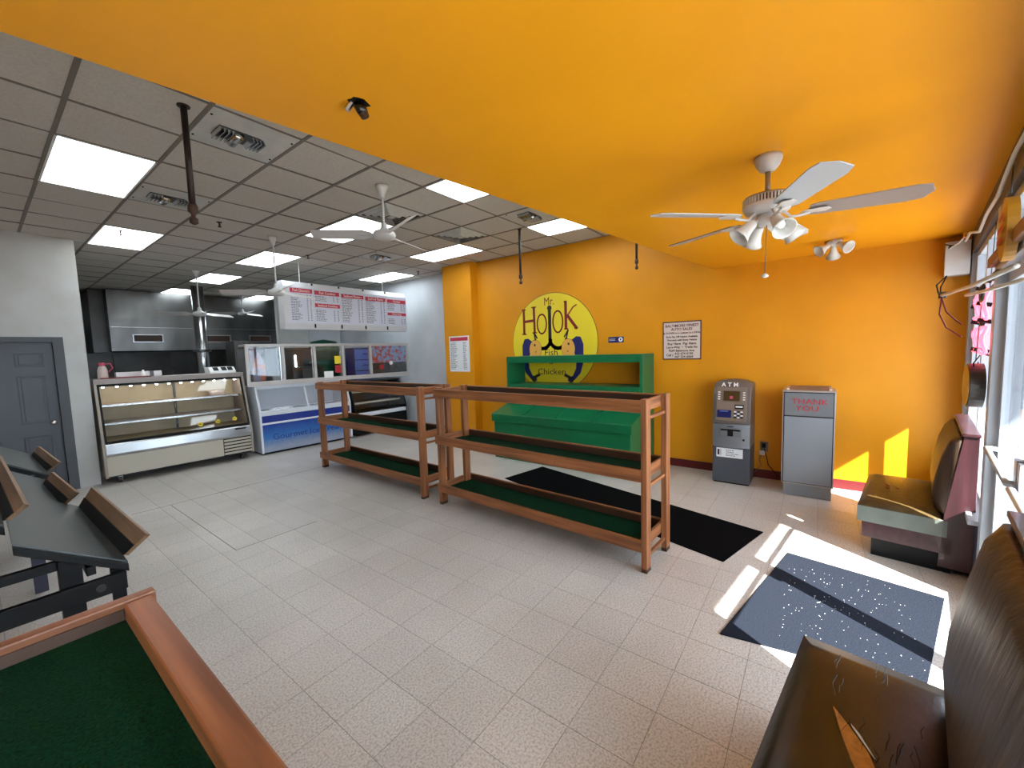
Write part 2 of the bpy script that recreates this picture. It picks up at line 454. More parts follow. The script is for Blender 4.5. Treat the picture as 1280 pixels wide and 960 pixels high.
VL = {(2, -1): 'white square return vent with a louvre, touching the yellow ceiling edge',
      (2, 2): 'white square return vent with a louvre, behind the long black ceiling pipe',
      (7, -2): 'pale square vent cut by the yellow ceiling edge, near the two right panel lights',
      (5, 0): 'dark stepped square air diffuser right behind the nearest white fan',
      (7, 0): 'dark stepped square air diffuser over the right middle panel light',
      (7, 3): 'pale square vent in the tile ceiling, between the nearest white fan and the menu board'}
for (i, j), k in VENTS.items():
    cx, cy = (CX(i)+CX(i+1))/2, (CY(j)+CY(j+1))/2
    t_ = thing('ceiling_vent', VL[(i, j)], 'vent', (cx, cy, CEIL), 0, 'vents in the tile ceiling')
    if k == 'return':
        box('plate', 'vent_white', t_, -.29, .29, -.30, .30, -.004, .01, .004)
        box('throat', 'dark_steel', t_, -.19, .09, -.09, .09, -.012, -.003)
        for q in range(4): MB().prism([(-.19+q*.028, -.004), (-.17+q*.028, -.004), (-.185+q*.028, -.045), (-.19+q*.028, -.045)], -.085, .085, 'y').build('louvre', 'steel_bright', t_)
        for q in range(4): MB().prism([(.02+q*.026, -.004), (.03+q*.026, -.004), (.045+q*.026, -.04), (.04+q*.026, -.04)], -.085, .085, 'y').build('louvre', 'steel_bright', t_)
        MB().tube([(-.06, -.08, -.028), (-.06, .08, -.028)], .035, 12).build('damper_roll', 'steel_bright', t_, smooth=True)
        for a, c in ((-.27, -.2), (-.27, .2), (.27, -.2), (.27, .2)): MB().lathe([(.008, -.010), (.008, 0)], (a, c, 0), 8).build('screw', 'black', t_)
    else:
        box('throat', 'black', t_, -.27, .27, -.28, .28, .008, .014)
        box('centre_plate', 'vent_white', t_, -.04, .04, -.04, .04, -.034, -.028)
        for q in range(4):
            a = .285-q*.062; z = -.002-.008*q; b_ = a-.024
            mm = MB()
            for (sx_, sy_) in ((1, 0), (-1, 0), (0, 1), (0, -1)):
                if sx_: mm.poly([(sx_*a, -a, z+.012), (sx_*a, a, z+.012), (sx_*b_, b_, z-.012), (sx_*b_, -b_, z-.012)], .004)
                else: mm.poly([(-a, sy_*a, z+.012), (a, sy_*a, z+.012), (b_, sy_*b_, z-.012), (-b_, sy_*b_, z-.012)], .004)
            mm.build('cone_ring', 'vent_white', t_)

# ------------------------------------------------------------------ lowered yellow ceiling
s_ = MB().prism([(-3.7, soff(-3.7)), (6.0, soff(6.0)), (6.0, front(6.0)), (-3.7, front(-3.7))], SOF, CEIL+.09, 'z').build('ceiling_lower', 'soffit'); struct(s_)

# ------------------------------------------------------------------ walls
wr = MB()
wr.box(6.0, 6.25, -1.35, 5.30, -.05, 3.54)
wr.box(5.81, 6.4, 5.30, 6.06, -.05, 3.54)
struct(wr.build('wall_right', 'yellow'))
struct(MB().box(6.3, 6.4, 6.06, 14.3, -.05, 3.54).build('wall_right_rear', 'white_wall'))
wl = MB()
DX0, DX1 = -.20, .67
wl.box(-3.7, DX0, 8.2, 8.34, -.05, 3.54).box(DX1, .98, 8.2, 8.34, -.05, 3.54).box(DX0, DX1, 8.2, 8.34, 2.03, 3.54)
wl.box(.86, .98, 8.34, 14.3, -.05, 3.54)
struct(wl.build('wall_left', 'cream_wall'))
struct(MB().box(.86, 6.3, 14.2, 14.35, -.05, 3.54).build('wall_back', 'cream_wall'))
struct(MB().box(-3.85, -3.7, -1.0, 8.34, -.05, 3.54).build('wall_rear', 'yellow'))
# red baseboard of the yellow wall
struct(MB().box(5.985, 6.0, -1.17, 5.30, 0, .11).build('baseboard_right', 'base_red'))
struct(MB().box(5.795, 5.81, 5.28, 6.06, 0, .11).build('baseboard_right_rear', 'base_red'))
struct(MB().box(6.285, 6.3, 6.06, 14.2, 0, .10).build('trim_1', 'base_red'))

# door in the left wall
d = MB().box(DX0, DX1, 8.235, 8.275, .0, 2.03).build('door_1', 'door_grey', None, .002); struct(d)
for (x0, x1) in ((-.10, .15), (.33, .58)):
    for (z0, z1) in ((.24, .80), (.96, 1.60), (1.71, 1.90)):
        f = MB()
        f.box(x0, x1, 8.225, 8.237, z0, z0+.018).box(x0, x1, 8.225, 8.237, z1-.018, z1)
        f.box(x0, x0+.018, 8.225, 8.237, z0+.018, z1-.018).box(x1-.018, x1, 8.225, 8.237, z0+.018, z1-.018)
        p = f.build('panel_moulding', 'door_grey', d, .004)
        MB().box(x0+.035, x1-.035, 8.228, 8.237, z0+.035, z1-.035).build('raised_field', 'door_grey', p, .004)
h_ = MB().lathe([(.028, 0), (.028, .008), (.012, .012), (.012, .04), (.027, .05), (.030, .065), (.018, .08)], (.60, 8.235, .96), 16, (0, -1, 0)).build('knob', 'chrome', d, smooth=True)
f = MB().box(DX1, DX1+.10, 8.17, 8.27, 0, 2.10).box(DX0-.10, DX0, 8.17, 8.27, 0, 2.10).box(DX0, DX1, 8.17, 8.27, 2.03, 2.10)
struct(f.build('trim_2', 'door_frame', None, .004))

# ------------------------------------------------------------------ storefront (local frame: x along the glass, +y into the room)
def wb(): return MB()
def wbuild(mb, name, m, parent=None, bev=0):
    if parent is None: return mb.build(name, m, None, bev, loc=WLOC, rz=WROT)
    return mb.build(name, m, parent, bev)
E6 = 6.055
struct(wbuild(wb().box(3.98, E6, -.14, 0, -.05, .47), 'wall_front', 'navy_panel'))
struct(wbuild(wb().box(-3.8, 1.78, -.14, 0, -.05, .78), 'wall_front_near', 'navy_panel'))
struct(wbuild(wb().box(-3.8, E6, -.14, .0, 2.52, 2.735), 'trim_3', 'header_grey'))
struct(wbuild(wb().box(3.96, E6, -.14, .05, .47, .50), 'trim_4', 'frame_white', None, .004))
struct(wbuild(wb().box(-3.8, 1.80, -.14, .03, .78, .81), 'trim_5', 'frame_white', None, .004))
struct(wbuild(wb().box(3.86, 3.98, -.14, .0, 0, 2.52), 'trim_6', 'frame_white', None, .004))
struct(wbuild(wb().box(1.78, 1.88, -.14, 0, 0, 2.52), 'trim_7', 'frame_white', None, .004))
def window(n, x0, x1, z0, z1, mull):
    f = wb().box(x0, x1, -.10, -.03, z0, z0+.05).box(x0, x1, -.10, -.03, z1-.06, z1)
    f.box(x0, x0+.05, -.10, -.03, z0+.05, z1-.06).box(x1-.05, x1, -.10, -.03, z0+.05, z1-.06)
    w_ = struct(wbuild(f, 'window_%d' % n, 'frame_white', None, .003))
    xs = [x0+.05]
    for q in mull:
        wb().box(q-.022, q+.022, -.11, -.02, z0+.05, z1-.06).build('mullion', 'frame_white', w_, .003)
        xs += [q-.03, q+.03]
    xs.append(x1-.05)
    for a, b_ in zip(xs[::2], xs[1::2]): wb().box(a, b_, -.070, -.064, z0+.05, z1-.06).build('pane', 'window_glass', w_)
struct(wbuild(wb().box(5.86, E6, -.14, 0, .50, 2.52), 'trim_11', 'frame_white', None, .003))
window(1, 3.98, 5.86, .50, 2.52, [4.80, 5.64])
window(2, -3.7, 1.78, .81, 2.52, [.62, -.55, -1.7, -2.8])
window(3, 1.88, 3.86, 2.17, 2.52, [])
def door(n, x0, x1, hx):
    f = wb().box(x0, x0+.06, -.09, -.045, .01, 2.12).box(x1-.06, x1, -.09, -.045, .01, 2.12)
    f.box(x0+.06, x1-.06, -.09, -.045, .01, .16).box(x0+.06, x1-.06, -.09, -.045, 2.04, 2.12)
    d_ = struct(wbuild(f, 'door_%d' % n, 'frame_white', None, .003))
    wb().box(x0+.06, x1-.06, -.070, -.064, .16, 2.04).build('pane', 'window_glass', d_)
    wb().tube([(x0+.05, -.045, 1.03), (x0+.05, .0, 1.03), (x1-.05, .0, 1.03), (x1-.05, -.045, 1.03)], .016, 8).build('push_bar', 'frame_white', d_, smooth=True)
    wb().box(hx-.03, hx+.03, -.045, -.02, .95, 1.15).build('lock_plate', 'frame_white', d_)
door(2, 1.885, 2.865, 2.82)
door(3, 2.875, 3.855, 2.92)
struct(wbuild(wb().box(1.88, 3.86, -.14, 0, 2.12, 2.17), 'trim_8', 'frame_white', None, .003))
struct(wbuild(wb().box(1.88, 3.86, -.14, .0, -.003, .012), 'trim_9', 'steel_bright'))
# outside: pavement, kerb, street and the canopy over the storefront
struct(wbuild(wb().box(-14, 16, -4.2, -.14, -.16, -.02), 'pavement', 'concrete'))
struct(wbuild(wb().box(-30, 40, -30, -4.2, -.3, -.14), 'street', 'asphalt'))
struct(wbuild(wb().box(-4.2, 6.6, -1.74, -.14, 2.75, 3.6), 'canopy', 'canopy'))
struct(wbuild(wb().box(-3.85, 6.3, -.2, -.0, 3.44, 3.6), 'trim_10', 'canopy'))

# ------------------------------------------------------------------ wooden produce racks
def rack(label, loc, rz, L=2.42, Wd=.51, H=1.34, leg_top=None):
    r_ = thing('produce_rack', label, 'rack', loc, rz, 'green lined wooden produce racks')
    # local: x = along the front (0..L), y = depth (0..Wd)
    for (x0, y0) in ((.0, .022), (L-.045, 0), (.0, Wd-.085-.022), (L-.045, Wd-.085)):
        lg = box('leg', 'wood_z', r_, x0, x0+.045, y0, y0+.085, .03, leg_top or H, .003)
        box('foot', 'foot_dark', lg, x0+.001, x0+.044, y0+.001, y0+.084, 0, .03)
    for k, zt in enumerate((.25, .80, H-.01)):
        zb = zt-.095
        for (y0, nm) in ((0, 'front_rail'), (Wd-.022, 'back_rail')):
            box(nm, 'wood_x', r_, -.006, L-.045, y0, y0+.022, zb, zt, .003)
        box('end_rail', 'wood_y', r_, .0, .022 if leg_top is None else .036, .022, Wd-.022, zb, zt-.004, .003)
        box('end_rail', 'wood_y', r_, L-.067, L-.047, .022, Wd-.022, zb, zt-.004, .003)
        box('stretcher', 'wood_y', r_, L-.035, L-.012, .085, Wd-.085, zb-.055, zb-.03, .002)
        for ya, yb in ((.022, .026), (Wd-.026, Wd-.022)): box('inner_lining', 'foot_dark', r_, .022, L-.067, ya, yb, zb+.01, zt-.012)
        zb += 0 if leg_top is None else .045
        dp = box('deck', 'wood_x', r_, .022, L-.067, .022, Wd-.022, zb+.0, zb+.014)
        box('carpet', 'green_carpet', r_, .024, L-.069, .024, Wd-.024, zb+.014, zb+.020)
        for q in (.8, 1.62): MB().lathe([(.005, 0), (.005, .002)], (q, -.0005, zt-.05), 8, (0, -1, 0)).build('screw', 'foot_dark', r_)
    return r_
def rack_at(label, p_right, p_left, **k):
    """near-right front corner and the far-left one; front looks toward the camera (-x side)"""
    a = Vector(p_left); b_ = Vector(p_right)
    d_ = (b_-a).normalized(); rz = math.atan2(d_.y, d_.x)
    L = k.pop('L', 2.42)
    st = b_-d_*L
    return rack(label, (st.x, st.y, 0), rz, L, **k)
rack_at('wooden produce rack with three green carpeted shelves, the nearer one in the room middle', (2.955, 1.0), (3.08, 3.43), L=2.44)
rack_at('wooden produce rack with three green carpeted shelves, the farther one before the freezers', (3.09, 3.70), (3.15, 6.3), L=2.47)
# the rack the camera stands beside: long side along x
rack('wooden produce rack in the lower left foreground, seen from above into its green top tray', (.155, .94, 0), PI, 2.42, .60, leg_top=1.235)

# ------------------------------------------------------------------ floor mats
def mat_quad(name, pts, m, label, cat, th=.008):
    cx = sum(p[0] for p in pts)/4; cy = sum(p[1] for p in pts)/4
    o = MB().poly([(p[0]-cx, p[1]-cy, 0) for p in pts], th).build(name, m, None, .003, loc=(cx, cy, .0005))
    return tag(o, label, cat)
mat_quad('floor_mat', [(4.95, 3.22), (4.22, 3.36), (3.46, .56), (4.22, .36)], 'mat_black', 'long plain black floor mat lying between the near rack and the yellow wall', 'mat')
bmt = mat_quad('floor_mat', [(2.55, .43), (3.90, .16), (3.74, -.71), (2.70, -.47)], 'mat_blue', 'sunlit dark blue-grey door mat in front of the glass doors', 'mat')
lm = MB(); random.seed(8)
for k in range(150):
    x, y = random.uniform(-.5, .5), random.uniform(-.36, .3); r_ = random.uniform(.0008, .0022)
    lm.box(x-r_, x+r_*random.uniform(.5, 3), y-r_, y+r_, .008, .0095)
o = lm.build('lint', 'lint', bmt); o['kind'] = 'stuff'

# ------------------------------------------------------------------ green bin and green shelf unit
b_ = thing('storage_bin', 'dark green wooden bin with sloping ribbed lid against the yellow wall', 'bin', (5.02, 3.07, 0))
box('body', 'green_paint', b_, .03, .42, -1.15, 1.13, 0, .64, .004)
MB().prism([(0, .60), (.0, .72), (.45, .85), (.45, .60)], -1.18, 1.16, 'y').build('lid', 'green_paint', b_, .004)
for y in (-.62, -.03, .56): MB().prism([(.03, .728), (.03, .742), (.44, .862), (.44, .845)], y-.02, y+.02, 'y').build('lid_rib', 'green_paint', b_, .003)
box('hinge_rail', 'green_paint', b_, .40, .452, -1.18, 1.16, .845, .865, .003)
h_ = thing('shelf_unit', 'tall green open-backed shelf unit behind the green bin, in front of the painted sign', 'shelf', (5.49, 3.08, 0))
box('side_panel', 'green_paint', h_, 0, .49, -1.17, -1.13, 0, 1.63, .003)
box('side_panel', 'green_paint', h_, 0, .49, 1.13, 1.17, 0, 1.63, .003)
box('top', 'green_paint', h_, .0, .49, -1.13, 1.13, 1.60, 1.63, .003)
box('top_rail', 'green_paint', h_, -.002, .02, -1.13, 1.13, 1.52, 1.60, .003)
box('shelf', 'green_paint', h_, .0, .49, -1.13, 1.13, 1.14, 1.17, .003)
box('shelf_rail', 'green_paint', h_, -.002, .02, -1.13, 1.13, 1.08, 1.155, .003)
box('lower_shelf', 'green_paint', h_, .0, .49, -1.13, 1.13, .90, .93, .003)

# ------------------------------------------------------------------ painted sign on the wall, papers
lg = thing('painted_sign', 'round yellow Mr Hook sign painted on the wall above the green shelf', 'sign', (6.0, 3.635, 1.845))
R_ = .845
ring = [(math.cos(2*PI*k/72), math.sin(2*PI*k/72)) for k in range(72)]
MB().prism([(R_*a, R_*c) for a, c in ring], -.002, 0, 'x').build('outline', 'text_black', lg)
MB().prism([(.990*R_*a, .990*R_*c) for a, c in ring], -.004, 0, 'x').build('disc', 'logo_yellow', lg)
RT = (0, -1, 0); UP = (0, 0, 1)
text('lettering', 'Mr.', .19, 'logo_red', lg, (-.005, .05, .70), RT, UP, sx=.8)
def glyph_strokes(name, m, strokes, w0):
    mb = MB()
    for s in strokes:
        for (a, b2) in zip(s, s[1:]):
            a, b2 = Vector(a), Vector(b2); d_ = (b2-a)
            if d_.length < 1e-5: continue
            n = Vector((-d_.y, d_.x)).normalized()*w0/2; e_ = d_.normalized()*w0*.25
            mb.prism([tuple(q) for q in (a-n-e_, b2-n+e_, b2+n+e_, a+n-e_)], -.0065, -.003, 'x')
    return mb.build(name, m, lg)
# outline coordinates: (y, z) relative to the disc centre; -y is to the right in the picture
def oval(cy, cz, ry, rz, a0=0, a1=360, n=28): return [(cy-ry*math.cos(math.radians(a0+(a1-a0)*k/n)), cz+rz*math.sin(math.radians(a0+(a1-a0)*k/n))) for k in range(n+1)]
glyph_strokes('lettering', 'logo_red', [[(.58, .17), (.58, .60)], [(.355, .20), (.365, .63)], [(.56, .39), (.38, .40)]], .045)
glyph_strokes('lettering', 'logo_red', [[(.62, .17), (.54, .17)], [(.40, .185), (.31, .185)], [(.62, .60), (.54, .60)], [(.41, .63), (.32, .63)]], .020)
glyph_strokes('lettering', 'logo_red', [oval(.205, .33, .095, .165), oval(-.115, .35, .095, .18)], .026)
glyph_strokes('lettering', 'logo_red', [[(-.27, .67), (-.27, .22)], [(-.30, .44), (-.47, .22)]], .05)
glyph_strokes('lettering', 'logo_red', [[(-.31, .45), (-.41, .57), (-.47, .60)]], .022)
glyph_strokes('lettering', 'logo_red', [[(-.24, .22), (-.31, .22)], [(-.43, .22), (-.49, .22)], [(-.24, .67), (-.28, .67)]], .018)
glyph_strokes('hook', 'text_black', [[(.045, .60), (.045, .05)], oval(.195, .08, .165, .175, 190, 350)[::1], oval(-.115, .08, .165, .175, 190, 350)], .062)
glyph_strokes('hook', 'text_black', [[(.345, .06), (.375, .20), (.31, .09)], [(-.27, .06), (-.31, .20), (-.235, .09)]], .025)
MB().lathe([(.045, 0), (.045, .004)], (-.003, .045, .59), 16, (-1, 0, 0)).build('hook', 'text_black', lg)
for s in (1, -1):
    c0 = .43 if s > 0 else -.385
    # fish: dark blue back and tail curve, orange face
    back = [(c0-s*.02, .03), (c0+s*.07, .09), (c0+s*.15, .08), (c0+s*.20, -.04), (c0+s*.20, -.32), (c0+s*.14, -.52), (c0+s*.02, -.64), (c0-s*.10, -.66), (c0-s*.09, -.60),
            (c0+s*.00, -.56), (c0+s*.06, -.44), (c0+s*.07, -.30), (c0+s*.02, -.14)]
    MB().prism(back, -.0062, -.003, 'x').build('fish', 'logo_blue', lg)
    tail = [(c0-s*.02, -.62), (c0-s*.10, -.72), (c0-s*.02, -.66), (c0-s*.13, -.56), (c0-s*.11, -.64)]
    glyph_strokes('fish_tail', 'text_black', [[(c0+s*.00, -.62), (c0-s*.10, -.74)], [(c0+s*.0, -.62), (c0-s*.15, -.55)]], .05)
    MB().prism([(c0-s*.08+.125*math.cos(a), -.11+.165*math.sin(a)) for a in [2*PI*k/24 for k in range(24)]], -.0075, -.003, 'x').build('fish_face', 'logo_orange', lg)
    glyph_strokes('fish_line', 'text_black', [[(c0-s*(.08+.125*math.cos(a)), -.11+.165*math.sin(a)) for a in [2*PI*k/24 for k in range(-6, 13)]]], .008)
    MB().lathe([(.02, 0), (.02, .009)], (0, c0-s*.07, -.03), 10, (-1, 0, 0)).build('fish_eye', 'text_black', lg)
    MB().lathe([(.012, 0), (.012, .009)], (0, c0-s*.09, -.15), 8, (-1, 0, 0)).build('fish_mouth', 'logo_red', lg)
text('lettering', 'Fish', .16, 'text_brown', lg, (-.005, .03, -.17), RT, UP, sx=1.1)
text('lettering', '&', .12, 'text_brown', lg, (-.005, .03, -.33), RT, UP)
text('lettering', 'Chicken', .15, 'text_brown', lg, (-.005, .03, -.50), RT, UP, sx=1.15)

def dashes(parent, m, x, y0, y1, z0, z1, rows, seed, cols=((0, .45), (.75, .95)), th=.0022, vert=False, n=(-1, 0, 0), name='small_print'):
    """illegible lines of small print on a sheet: x = sheet face, y runs to the right as decreasing y"""
    rnd = random.Random(seed); mb = MB()
    for r_ in range(rows):
        z = z1-(r_+.5)*(z1-z0)/rows; hh = (z1-z0)/rows*.22
        for (a, c) in cols:
            p = a; e_ = a+(c-a)*rnd.uniform(.6, 1)
            while p < e_:
                q = min(e_, p+rnd.uniform(.05, .13))
                ya, yb = y0+(y1-y0)*p, y0+(y1-y0)*q
                if n[0]: mb.box(x-.0012, x+.0002, min(ya, yb), max(ya, yb), z-hh, z+hh)
                else: mb.box(min(ya, yb), max(ya, yb), x-.0012, x+.0002, z-hh, z+hh)
                p = q+.025
    o_ = mb.build(name, m, parent); o_['kind'] = 'stuff'
    return o_

# auto sales sign
a_ = thing('wall_sign', 'square pale auto sales notice on the yellow wall, above left of the cash machine', 'sign', (6.0, 1.53, 1.80))
box('board', 'sign_pink', a_, -.006, 0, -.25, .25, -.262, .262)
f = MB().box(-.009, 0, -.255, .255, .252, .266).box(-.009, 0, -.255, .255, -.266, -.252).box(-.009, 0, .243, .255, -.252, .252).box(-.009, 0, -.255, -.243, -.252, .252)
f.build('border', 'text_brown', a_)
for s, z, sz, m_ in (('BALTIMORE FINEST', .205, .052, 'text_brown'), ('AUTO SALES', .157, .050, 'text_brown'), ('$ DOWN to a custom is a DEAL', .105, .036, 'text_brown'),
                     ('Early Pay Off Option Available', .052, .034, 'text_black'), ('Warranty with Every Vehicle', .006, .034, 'text_black'), ('Buy Here  Pay Here', -.045, .047, 'text_black'),
                     ('Lay-a-Way  •  Trade Ins', -.093, .043, 'text_black'), ('9249 Baltimore Ave.', -.143, .042, 'text_black')):
    text('lettering', s, sz, m_, a_, (-.0075, 0, z), RT, UP, .001, bold=.0011)
text('lettering', 'Call (', .044, 'text_black', a_, (-.0075, .16, -.205), RT, UP, .001, bold=.0011)
text('lettering', '410 674 0190', .044, 'text_black', a_, (-.0075, -.03, -.185), RT, UP, .001, bold=.0011)
text('lettering', '667 334 6064', .044, 'text_black', a_, (-.0075, -.03, -.228), RT, UP, .001, bold=.0011)
# small blue sticker
s_ = thing('wall_sticker', 'small dark blue sticker with white round mark, right of the round painted sign', 'sticker', (6.0, 2.495, 1.85))
box('sheet', 'logo_blue', s_, -.002, 0, -.125, .125, -.045, .045)
MB().lathe([(.034, 0), (.034, .004)], (0, -.075, 0), 18, (-1, 0, 0)).build('round_mark', 'white', s_)
MB().box(-.005, 0, -.085, -.065, -.012, .015).build('round_mark_centre', 'logo_blue', s_)
dashes(s_, 'paper', -.002, .11, -.03, -.02, .02, 2, 3, ((0, 1),))
# paper notice on the chase
n_ = thing('paper_menu', 'white paper price list with red heading, taped up beside the white wall', 'notice', (5.81, 5.665, 1.70))
box('sheet', 'paper', n_, -.003, 0, -.27, .27, -.35, .35)
box('heading', 'text_red', n_, -.0045, 0, -.24, .24, .255, .325)
dashes(n_, 'text_grey', -.003, .24, -.24, -.31, .23, 20, 5, ((0, .4), (.72, .95)))

# ------------------------------------------------------------------ cash machine
a_ = thing('cash_machine', 'grey freestanding ATM against the yellow wall', 'cash machine', (5.52, .83, 0))
w_ = .205
box('base_cabinet', 'atm_dark', a_, .01, .45, -w_, w_, .015, .46, .008)
box('plinth', 'black', a_, .02, .44, -w_+.01, w_-.01, 0, .015)
# mid and upper housings bow outwards: built as swept outlines (x,y) extruded in z
def bowed(x0, bow, hw, z0, z1, back=.45, n=10):
    p = [(x0-bow*math.cos(PI/2*(-1+2*k/n)), -hw+2*hw*k/n) for k in range(n+1)]
    return MB().prism(p+[(back, hw), (back, -hw)], z0, z1, 'z')
bowed(.0, .03, w_, .46, .755).build('dispenser_housing', 'atm_mid', a_, .006)
prof = [(-.035, .76), (-.03, .82), (.02, 1.12), (.05, 1.24), (.10, 1.29), (.16, 1.30), (.45, 1.28), (.45, .76)]
ub = MB(); secs = []
for k in range(13):
    y = -w_+2*w_*k/12; dz = .055*abs(y/w_)**2.6
    secs.append([ub.bm.verts.new((x+(.012*(y/w_)**2 if x < .2 else 0), y, z-(dz if z > 1.2 else 0))) for x, z in prof])
for A_, B_ in zip(secs, secs[1:]):
    for q in range(len(prof)): ub.bm.faces.new([A_[q], A_[(q+1) % len(prof)], B_[(q+1) % len(prof)], B_[q]])
ub.bm.faces.new(secs[0]); ub.bm.faces.new(secs[-1][::-1])
ub.build('upper_housing', 'atm_top', a_, .006)
# fascia follows the slope
sl = math.atan2(.05, .30)
def on_fascia(name, m, y0, y1, z0, z1, out, th=.006, par=None, bev=.002):
    fx = lambda z: -.03+(z-.82)*(.05/.30)
    mb = MB().poly([(fx(z0)-out, y0, z0), (fx(z0)-out, y1, z0), (fx(z1)-out, y1, z1), (fx(z1)-out, y0, z1)], th, (1, 0, 0))
    return mb.build(name, m, par or a_, bev)
on_fascia('fascia', 'atm_face', -.165, .165, .80, 1.20, .006, .02)
sc_ = on_fascia('screen_bezel', 'atm_top', -.105, .10, 1.03, 1.165, .010, .01)
on_fascia('screen', 'screen', -.09, .085, 1.04, 1.155, .012, .01, sc_)
on_fascia('screen_mark', 'pink', -.018, .018, 1.062, 1.098, .0135, .004, sc_)
for s in (-1, 1):
    for q in range(4): on_fascia('side_button', 'white', s*.135-.012, s*.135+.012, 1.05+q*.028, 1.062+q*.028, .012, .01)
on_fascia('card_reader', 'black', -.135, -.04, .945, .995, .014, .02)
on_fascia('card_slot', 'white', -.125, -.05, .962, .980, .018, .01)
on_fascia('receipt_bay', 'blue_dark', -.005, .15, .835, .925, .012, .02)
on_fascia('receipt_glow', 'crate_blue', .03, .12, .905, .917, .016, .006)
kp = on_fascia('keypad', 'atm_top', -.14, -.025, .83, .925, .012, .02)
for q in range(4):
    for r_ in range(3): on_fascia('key', 'paper' if (q+r_) % 2 else 'black', -.13+r_*.035, -.105+r_*.035, .836+q*.022, .852+q*.022, .016, .006, kp, 0)
text('lettering', 'A T M', .07, 'white', a_, (.030, .02, 1.232), RT, (.35, 0, 1), .012, bold=.001)
box('slot_frame', 'atm_mid', a_, -.045, 0, -.115, .115, .60, .70, .004)
box('cash_slot', 'black', a_, -.050, 0, -.105, .105, .675, .695)
box('cash_gate', 'black', a_, -.052, 0, -.03, .03, .61, .675)
MB().lathe([(.012, 0), (.012, .01)], (-.018, -.14, .57), 12, (-1, 0, 0)).build('lock', 'black', a_)
box('vent_mark', 'black', a_, -.035, 0, -.03, .04, .72, .728)
l_ = box('label', 'paper', a_, .007, .012, -.13, .16, .33, .445)
dashes(l_, 'text_grey', .007, .12, -.1, .345, .43, 4, 7, ((0, .12), (.3, .95)))
box('label_mark', 'text_black', l_, .0055, .009, .125, .148, .355, .425)

# outlet and cords
o_ = thing('wall_outlet', 'dark wall outlet with plugged in adapters between the cash machine and the grey cabinet', 'outlet', (6.0, .52, .41))
box('plate', 'outlet', o_, -.006, 0, -.045, .045, -.065, .065, .003)
box('plug', 'black', o_, -.04, -.006, -.02, .02, -.01, .045, .004)
box('adapter', 'fan_white', o_, -.05, -.006, -.01, .05, -.105, -.05, .006)
c_ = MB().tube([(-.03, .0, -.02), (-.04, -.03, -.12), (-.05, -.05, -.22), (-.06, -.12, -.30), (-.06, -.20, -.385)], .005, 6)
c_.build('cord', 'black', o_, smooth=True)
MB().tube([(-.03, .02, -.09), (-.04, .05, -.17), (-.03, .02, -.24), (-.05, .09, -.32), (-.06, .14, -.39)], .005, 6).build('cord', 'outlet', o_, smooth=True)

# ------------------------------------------------------------------ litter cabinet
t_ = thing('litter_cabinet', 'tall grey THANK YOU waste cabinet standing by the yellow wall near the far booth', 'cabinet', (5.44, .07, 0))
hw = .235
box('carcass', 'trash_frame', t_, .0, .42, -hw, hw, .14, 1.19, .004)
box('kick', 'trash_grey', t_, .02, .42, -hw+.015, hw-.02, .0, .14, .003)
box('door_seam', 'black', t_, -.004, .0, -hw+.012, hw-.012, .155, 1.178)
box('door', 'trash_grey', t_, -.014, -.004, -hw+.02, hw-.02, .162, .905, .003)
fl_ = box('push_flap', 'trash_dark', t_, -.014, -.004, -hw+.02, hw-.02, .917, 1.170, .003)
text('lettering', 'THANK', .082, 'red', fl_, (-.016, -.01, 1.075), RT, UP, .003, sx=1.15)
text('lettering', 'YOU', .082, 'red', fl_, (-.016, .01, 1.0), RT, UP, .003, sx=1.2)
tr = box('tray_rail', 'lumber', t_, .10, .115, -.20, .20, 1.195, 1.225, .003)  # rails' brown includes the orange reflected onto them, put into the colour
box('tray_rail', 'lumber', t_, .30, .315, -.20, .20, 1.195, 1.225, .003)
for y in (-.19, .19): box('rail_post', 'sign_pink', t_, .06, .34, y-.012, y+.012, 1.19, 1.215, .004)
box('top', 'trash_frame', t_, -.006, .42, -hw-.004, hw+.004, 1.18, 1.195, .003)

# ------------------------------------------------------------------ booths (storefront frame)
def to_world(u, v, z=0):
    c, s = math.cos(WROT), math.sin(WROT)
    return (WLOC[0]+u*c-v*s, WLOC[1]+u*s+v*c, z)
def cushion(x0, x1, y0, y1, z0, z1, crown, nx=14, ny=10, front_round=.04):
    mb = MB(); bm = mb.bm
    grid = {}
    for i in range(nx+1):
        for j in range(ny+1):
            a, c = i/nx, j/ny
            x = x0+(x1-x0)*a; y = y0+(y1-y0)*c
            e_ = min(a, 1-a)*(x1-x0); g_ = min(c, 1-c)*(y1-y0)
            d_ = min(e_, g_, .06)/.06
            z = z1-.03*(1-d_)**2+crown*math.sin(PI*a)*math.sin(PI*c)
            grid[i, j] = bm.verts.new((x, y, z))
    for i in range(nx):
        for j in range(ny): bm.faces.new([grid[i, j], grid[i+1, j], grid[i+1, j+1], grid[i, j+1]])
    edge = [(i, 0) for i in range(nx)]+[(nx, j) for j in range(ny)]+[(i, ny) for i in range(nx, 0, -1)]+[(0, j) for j in range(ny, 0, -1)]
    low = [bm.verts.new((grid[k].co.x, grid[k].co.y, z0)) for k in edge]
    n = len(edge)
    for k in range(n): bm.faces.new([grid[edge[k]], grid[edge[(k+1) % n]], low[(k+1) % n], low[k]])
    bm.faces.new(low[::-1])
    return mb
